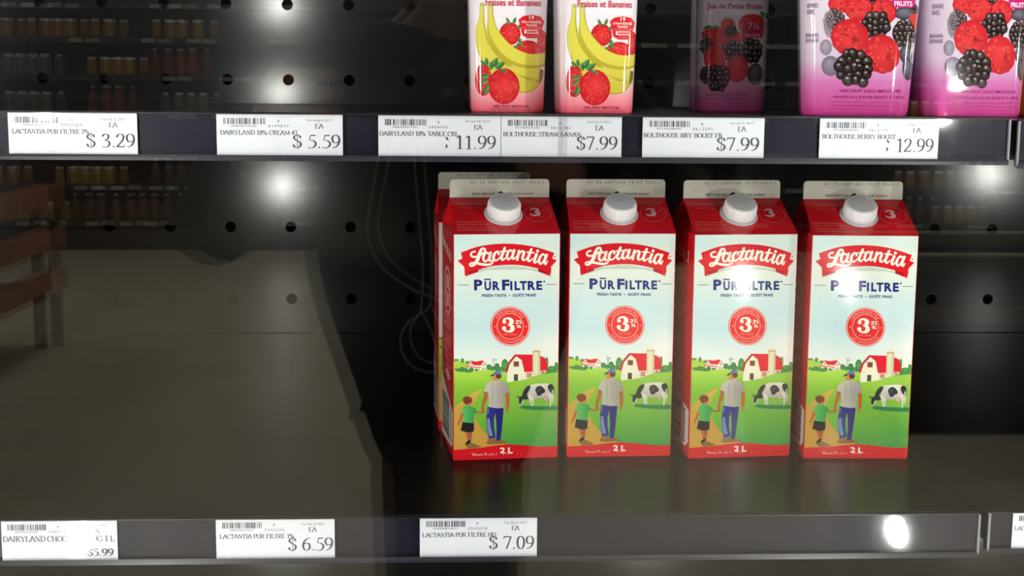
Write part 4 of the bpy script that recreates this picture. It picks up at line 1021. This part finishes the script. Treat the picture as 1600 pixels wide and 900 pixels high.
ART_OR = Art(); ART_OR.bg = [(-700, (196, 120, 40)), (840, (206, 128, 44))]
ART_OR.ell(90, 560, 90, 230, (220, 150, 60), 1, rim=(180, 96, 34)); ART_OR.ell(120, 120, 110, 160, (186, 60, 44), 1, rim=(140, 40, 34)); ART_OR.rect(0, 335, 900, 352, (80, 44, 34), 2)
smoothie_bottle('smoothie_bottle', .5350, 1.160, 0.0, .0440, .0470, .098, .31, ART_OR, be_fr, 838, K1*180/.0945, 'orange juice bottle cut off by the right edge')

# ------------------------------------------------------------------ the shop opposite, seen mirrored in the door glass
M_wood = material('brown crate wood', (140, 84, 46), rough=.6, noise=.3, noise_scale=9)
M_strip = material('pale shelf strip', (34, 34, 36), rough=.5)
M_ticket = material('white shelf tickets', (165, 165, 160), rough=.6)
gd = empty('gondola', (0, -10.12, 0)); tag(gd, 'long dark shop shelving with rows of jars, mirrored in the door glass', 'shelving')
GZ = [.25, .55, .85, 1.15, 1.46, 1.77, 2.05]
obj('base', boxes((-6.2, 6.2, -.5, 0, 0, .16)), M_gasket, gd)
obj('back', boxes((-6.2, 6.2, -.52, -.5, .16, 2.35)), M_gond, gd)
for z in GZ:
    obj('shelf_board', boxes((-6.2, 6.2, -.5, 0, z-.03, z)), M_gond, gd)
    bm = bmesh.new(); box(bm, -6.2, 6.2, .0005, .006, z-.045, z-.002)
    r = random.Random(int(z*100)); x = -6.1
    while x < 6.0:
        if r.random() < .62: box(bm, x, x+.11, .0062, .008, z-.042, z-.006, 1)
        x += .11+r.choice((.03, .05, .1, .2, .3))
    obj('ticket_strip', bm, [M_strip, M_ticket], gd)
for x in (-6.2, -3.6, -1.95, .5, 3.0, 6.15): obj('upright', boxes((x, x+.04, -.499, -.46, .0, 2.4)), M_gond, gd)
def jar_mesh(kind):
    bm = bmesh.new()
    if kind == 0: lathe(bm, [(.036, 0), (.042, .01), (.042, .1), (.03, .125), (.03, .128)], 16); lathe(bm, [(.033, .1285), (.033, .148), (.03, .15)], 16, mi=1)
    elif kind == 1: lathe(bm, [(.034, 0), (.038, .01), (.038, .13), (.016, .17), (.014, .205)], 16); lathe(bm, [(.016, .2055), (.016, .225), (.014, .227)], 16, mi=1)
    else: box(bm, -.04, .04, -.03, .03, 0, .15, bev=.008); lathe(bm, [(.02, .1502), (.02, .17), (.017, .172)], 14, mi=1)
    return bm
JM = []
jar_cols = [(150, 110, 50), (126, 52, 42), (96, 92, 92), (150, 130, 60), (86, 60, 48)]
for k, c in enumerate(jar_cols):
    o = obj('jar', jar_mesh(k % 3), [material('jar contents %d' % k, c, rough=.3), M_white]); JM.append(o.data); bpy.data.objects.remove(o)
rj = random.Random(11); cnames = ('amber', 'dark red', 'grey', 'yellowish', 'brown')
sname = {.25: 'lowest', .55: 'second lowest', .85: 'third lowest', 1.15: 'middle', 1.46: 'third highest', 1.77: 'second highest', 2.05: 'highest'}
for z in (.25, .55, 1.15, 1.46, 1.77):
    for xa, xb, side in ((-3.75, -1.98, 'left'), (2.3, 4.6, 'right')):
        if side == 'right' and z > 1.3: continue
        x = 3.9 if side == 'right' else xa
        while x < xb:
            k = rj.randrange(5); run = rj.randint(2, 5)
            for _ in range(run):
                if x > xb: break
                o = bpy.data.objects.new('jar', JM[k]); COL.objects.link(o); o.location = (x, -10.12-.06, z+.0005)
                tag(o, '%s jar on the %s shelf of the mirrored shop shelving, %s part' % (cnames[k], sname[z], side), 'jar', 'jars on the shop shelving')
                x += .1
            x += rj.choice((.05, .12, .3))
# low rack of crates along the left and a dark bunker on the right
rk = empty('produce_rack', (-2.35, -4.52, 0)); tag(rk, 'low brown wooden produce rack, mirrored at the left of the door glass', 'rack')
for x in (-.22, .2):
    for y in (-1.25, 0, 1.2): obj('leg', boxes((x, x+.05, y, y+.05, 0, .82)), M_strip, rk)
for z, w_ in ((.3, .25), (.52, .25), (.74, .25)):
    obj('crate_board', boxes((-.25, w_+.02, -1.3, 1.3, z, z+.03), (w_, w_+.02, -1.3, 1.3, z+.03, z+.12)), M_wood, rk)
bk = empty('freezer_bunker', (2.95, -4.32, 0)); tag(bk, 'low black freezer bunker, mirrored at the right of the door glass', 'freezer')
M_bk = material('brownish bunker trim', (96, 84, 66), rough=.5)
obj('kick', boxes((-1.15, 1.15, -.42, .42, 0, .12)), M_gasket, bk)
obj('tub', boxes((-1.2, 1.2, -.47, -.40, .12, .66), (-1.2, 1.2, .40, .47, .12, .66), (-1.2, -1.13, -.4, .4, .12, .66), (1.13, 1.2, -.4, .4, .12, .66), (-1.13, 1.13, -.4, .4, .12, .2)), M_edge, bk)
obj('rim', boxes((-1.22, 1.22, .38, .49, .6605, .73), (-1.22, 1.22, -.49, -.38, .6605, .73), (-1.22, -1.11, -.38, .38, .6605, .73), (1.11, 1.22, -.38, .38, .6605, .73), bev=.01), M_bk, bk)
obj('bumper', boxes((-1.22, 1.22, .4705, .50, .46, .52), bev=.008), M_bk, bk)

# ------------------------------------------------------------------ the person taking the picture (seen only as a dark mirror image)
M_skin = material('skin', (196, 146, 118), rough=.5)
M_coat = material('black coat cloth', (13, 13, 15), rough=.9, noise=.2, noise_scale=80)
M_jean = material('black trouser cloth', (14, 14, 18), rough=.9)
M_hair = material('dark brown hair', (44, 32, 26), rough=.6)
def skinned(name, verts, edges, mat, parent=None, sub=2):
    """verts: (x,y,z,r)"""
    me = bpy.data.meshes.new(name); me.from_pydata([v[:3] for v in verts], edges, []); me.materials.append(mat)
    o = bpy.data.objects.new(name, me); COL.objects.link(o)
    sk = o.modifiers.new('Skin', 'SKIN'); sk.use_smooth_shade = True; sk.branch_smoothing = .4
    for i, v in enumerate(verts):
        s = me.skin_vertices[0].data[i]; r = v[3]; s.radius = r if isinstance(r, tuple) else (r, r)
    me.skin_vertices[0].data[0].use_root = True
    ss = o.modifiers.new('Subdivision', 'SUBSURF'); ss.levels = sub; ss.render_levels = sub
    if parent: o.parent = parent
    return o
def chain(V, Ed, start, pts):
    p = start
    for q in pts: V.append(q); Ed.append((p, len(V)-1)); p = len(V)-1
    return p
PX, PY = .0, -.31                     # the body stands a little to the right and behind the phone
V = [(PX, -.42+PY, .95, (.12, .10))]; Ed = []
ch = chain(V, Ed, 0, [(PX, -.42+PY, 1.10, (.12, .09)), (PX, -.40+PY, 1.26, (.14, .10)), (PX, -.39+PY, 1.38, (.12, .08)), (PX, -.37+PY, 1.47, .05), (PX, -.35+PY, 1.53, .055), (PX, -.335+PY, 1.60, (.072, .088)), (PX, -.34+PY, 1.67, (.07, .082)), (PX, -.345+PY, 1.715, .045)])
CHEST = 3
def arm(sx, wrist):
    e = chain(V, Ed, CHEST, [(PX+sx*.15, -.39+PY, 1.375, .06), (PX+sx*.22, -.37+PY, 1.31, .052), (PX+sx*.31, -.20+PY, 1.165, .042), (PX+sx*.25, -.29, 1.23, .036)])
    return chain(V, Ed, e, [wrist])
def hand(w_, sx):
    """palm beside the phone end, four fingers across its back, thumb on the screen side"""
    x, y, z = V[w_][:3]
    palm = chain(V, Ed, w_, [(sx*.118+(-.055), -.045, 1.325, (.014, .028))])
    px = sx*.118-.055
    for k, (dz, ln) in enumerate(((.028, .9), (.010, 1.0), (-.008, .95), (-.025, .75))):
        chain(V, Ed, palm, [(px-sx*.004, -.020, 1.332+dz, .0092), (px-sx*.020*ln-.0, .003, 1.335+dz, .0088), (px-sx*.046*ln, .0075, 1.337+dz, .0080), (px-sx*.066*ln, .006, 1.337+dz, .0066)] if sx < 0 else
              [(px+.004, -.020, 1.325+dz, .0092), (px+.006, .0, 1.322+dz, .0088), (px-.004, .010, 1.312+dz*.9, .0080), (px-.012, .008, 1.306+dz*.8, .0066)])
    chain(V, Ed, palm, [(px-sx*.006, -.05, 1.345, .012), (px-sx*.030, -.046, 1.352, .0105), (px-sx*.052, -.040, 1.350, .008)])
hand(arm(-1, (-.195, -.105, 1.30, (.026, .02))), -1)
hand(arm(1, (.088, -.105, 1.275, (.026, .02))), 1)
for sx in (-1, 1):
    chain(V, Ed, 0, [(PX+sx*.058, -.42+PY, .86, .075), (PX+sx*.058, -.41+PY, .50, .052), (PX+sx*.058, -.43+PY, .10, .04), (PX+sx*.062, -.34+PY, .035, .032), (PX+sx*.066, -.26+PY, .028, .025)])
pb = skinned('person', V, Ed, M_skin)
tag(pb, 'person in a black coat holding up a phone, mirrored dimly in the door glass', 'person')
# face: nose, ears, eyes, mouth kept on the head
fb = bmesh.new()
for c, r in (((PX, -.243+PY, 1.595), .014), ((PX-.072, -.335+PY, 1.60), .018), ((PX+.072, -.335+PY, 1.60), .018)):
    m = bmesh.ops.create_uvsphere(fb, u_segments=12, v_segments=8, radius=r); bmesh.ops.translate(fb, verts=m['verts'], vec=c)
obj('nose_and_ears', fb, M_skin, pb, True)
for sx in (-1, 1):
    eb = bmesh.new(); m = bmesh.ops.create_uvsphere(eb, u_segments=12, v_segments=8, radius=.011); bmesh.ops.translate(eb, verts=m['verts'], vec=(PX+sx*.03, -.263+PY, 1.615)); obj('eye', eb, M_hair, pb, True)
mb = bmesh.new(); m = bmesh.ops.create_uvsphere(mb, u_segments=12, v_segments=8, radius=.02); bmesh.ops.scale(mb, verts=m['verts'], vec=(1, .4, .3)); bmesh.ops.translate(mb, verts=m['verts'], vec=(PX, -.258+PY, 1.555)); obj('mouth', mb, material('lips', (150, 84, 78)), pb, True)
HV = [(PX, -.37+PY, 1.70, (.08, .095))]; HE = []
chain(HV, HE, 0, [(PX, -.40+PY, 1.62, (.082, .06)), (PX, -.41+PY, 1.54, (.07, .045)), (PX, -.42+PY, 1.46, (.06, .035))]); skinned('hair', HV, HE, M_hair, pb)
KV = [(PX, -.42+PY, .72, (.118, .10))]; KE = []
chain(KV, KE, 0, [(PX, -.42+PY, .84, (.152, .11)), (PX, -.42+PY, .97, (.20, .12)), (PX, -.42+PY, 1.10, (.245, .12)), (PX, -.40+PY, 1.26, (.25, .12)), (PX, -.39+PY, 1.38, (.15, .095)), (PX, -.375+PY, 1.45, (.07, .065))])
for sx, wr in ((-1, (-.222, -.135, 1.285)), (1, (.125, -.14, 1.262))):
    chain(KV, KE, 5, [(PX+sx*.16, -.39+PY, 1.375, .085), (PX+sx*.24, -.365+PY, 1.30, .082), (PX+sx*.325, -.20+PY, 1.165, .07), (PX+sx*.255, -.29, 1.23, .056), (*wr, .042)])
skinned('coat', KV, KE, M_coat, pb)
TV = [(PX, -.42+PY, .93, (.115, .105))]; TE = []
for sx in (-1, 1): chain(TV, TE, 0, [(PX+sx*.046, -.42+PY, .84, .078), (PX+sx*.046, -.41+PY, .50, .064), (PX+sx*.058, -.43+PY, .09, .055)])
skinned('trousers', TV, TE, M_jean, pb)
for sx in (-1, 1):
    SV = [(PX+sx*.062, -.45+PY, .05, (.045, .042))]; SE = []; chain(SV, SE, 0, [(PX+sx*.066, -.34+PY, .045, (.045, .035)), (PX+sx*.07, -.24+PY, .035, (.038, .028))]); skinned('shoe', SV, SE, M_gasket, pb)
ph = empty('phone', (-.055, -.012, 1.335)); tag(ph, 'black phone held sideways by the mirrored person', 'phone')
bm = bmesh.new(); box(bm, -.070, .070, -.0075, 0, -.035, .035, bev=.003); obj('phone_body', bm, M_edge, ph)
bm = bmesh.new(); lathe(bm, [(.0055, 0), (.0055, .0012), (.004, .0014)], 20); bmesh.ops.rotate(bm, verts=bm.verts[:], cent=(0, 0, 0), matrix=Matrix.Rotation(-PI/2, 3, 'X')); bmesh.ops.translate(bm, verts=bm.verts[:], vec=(.055, .0001, .015)); obj('lens_ring', bm, M_alu, ph)
# white earphone cable hanging before the coat
cu = bmesh.new()
P3 = lambda px, py: ((px-698)*1.70/2100, -.38, 1.35-(py-143)*1.70/2100)
for path in ([(606, 120), (598, 210), (588, 275), (577, 330), (578, 372), (597, 412), (642, 446), (692, 468), (740, 500)], [(640, 120), (644, 190), (649, 262), (656, 350), (660, 405), (657, 480), (640, 497), (626, 522), (630, 552), (652, 574), (692, 578), (724, 556)], [(658, 482), (672, 510), (682, 545), (688, 620), (690, 700)]):
    tube(cu, smooth_path([P3(*p) for p in path], 6), .0016, 6)
o = obj('earphone_cable', cu, M_white, None, True); tag(o, 'white earphone cable hanging in loops before the black coat, mirrored in the glass', 'cable')
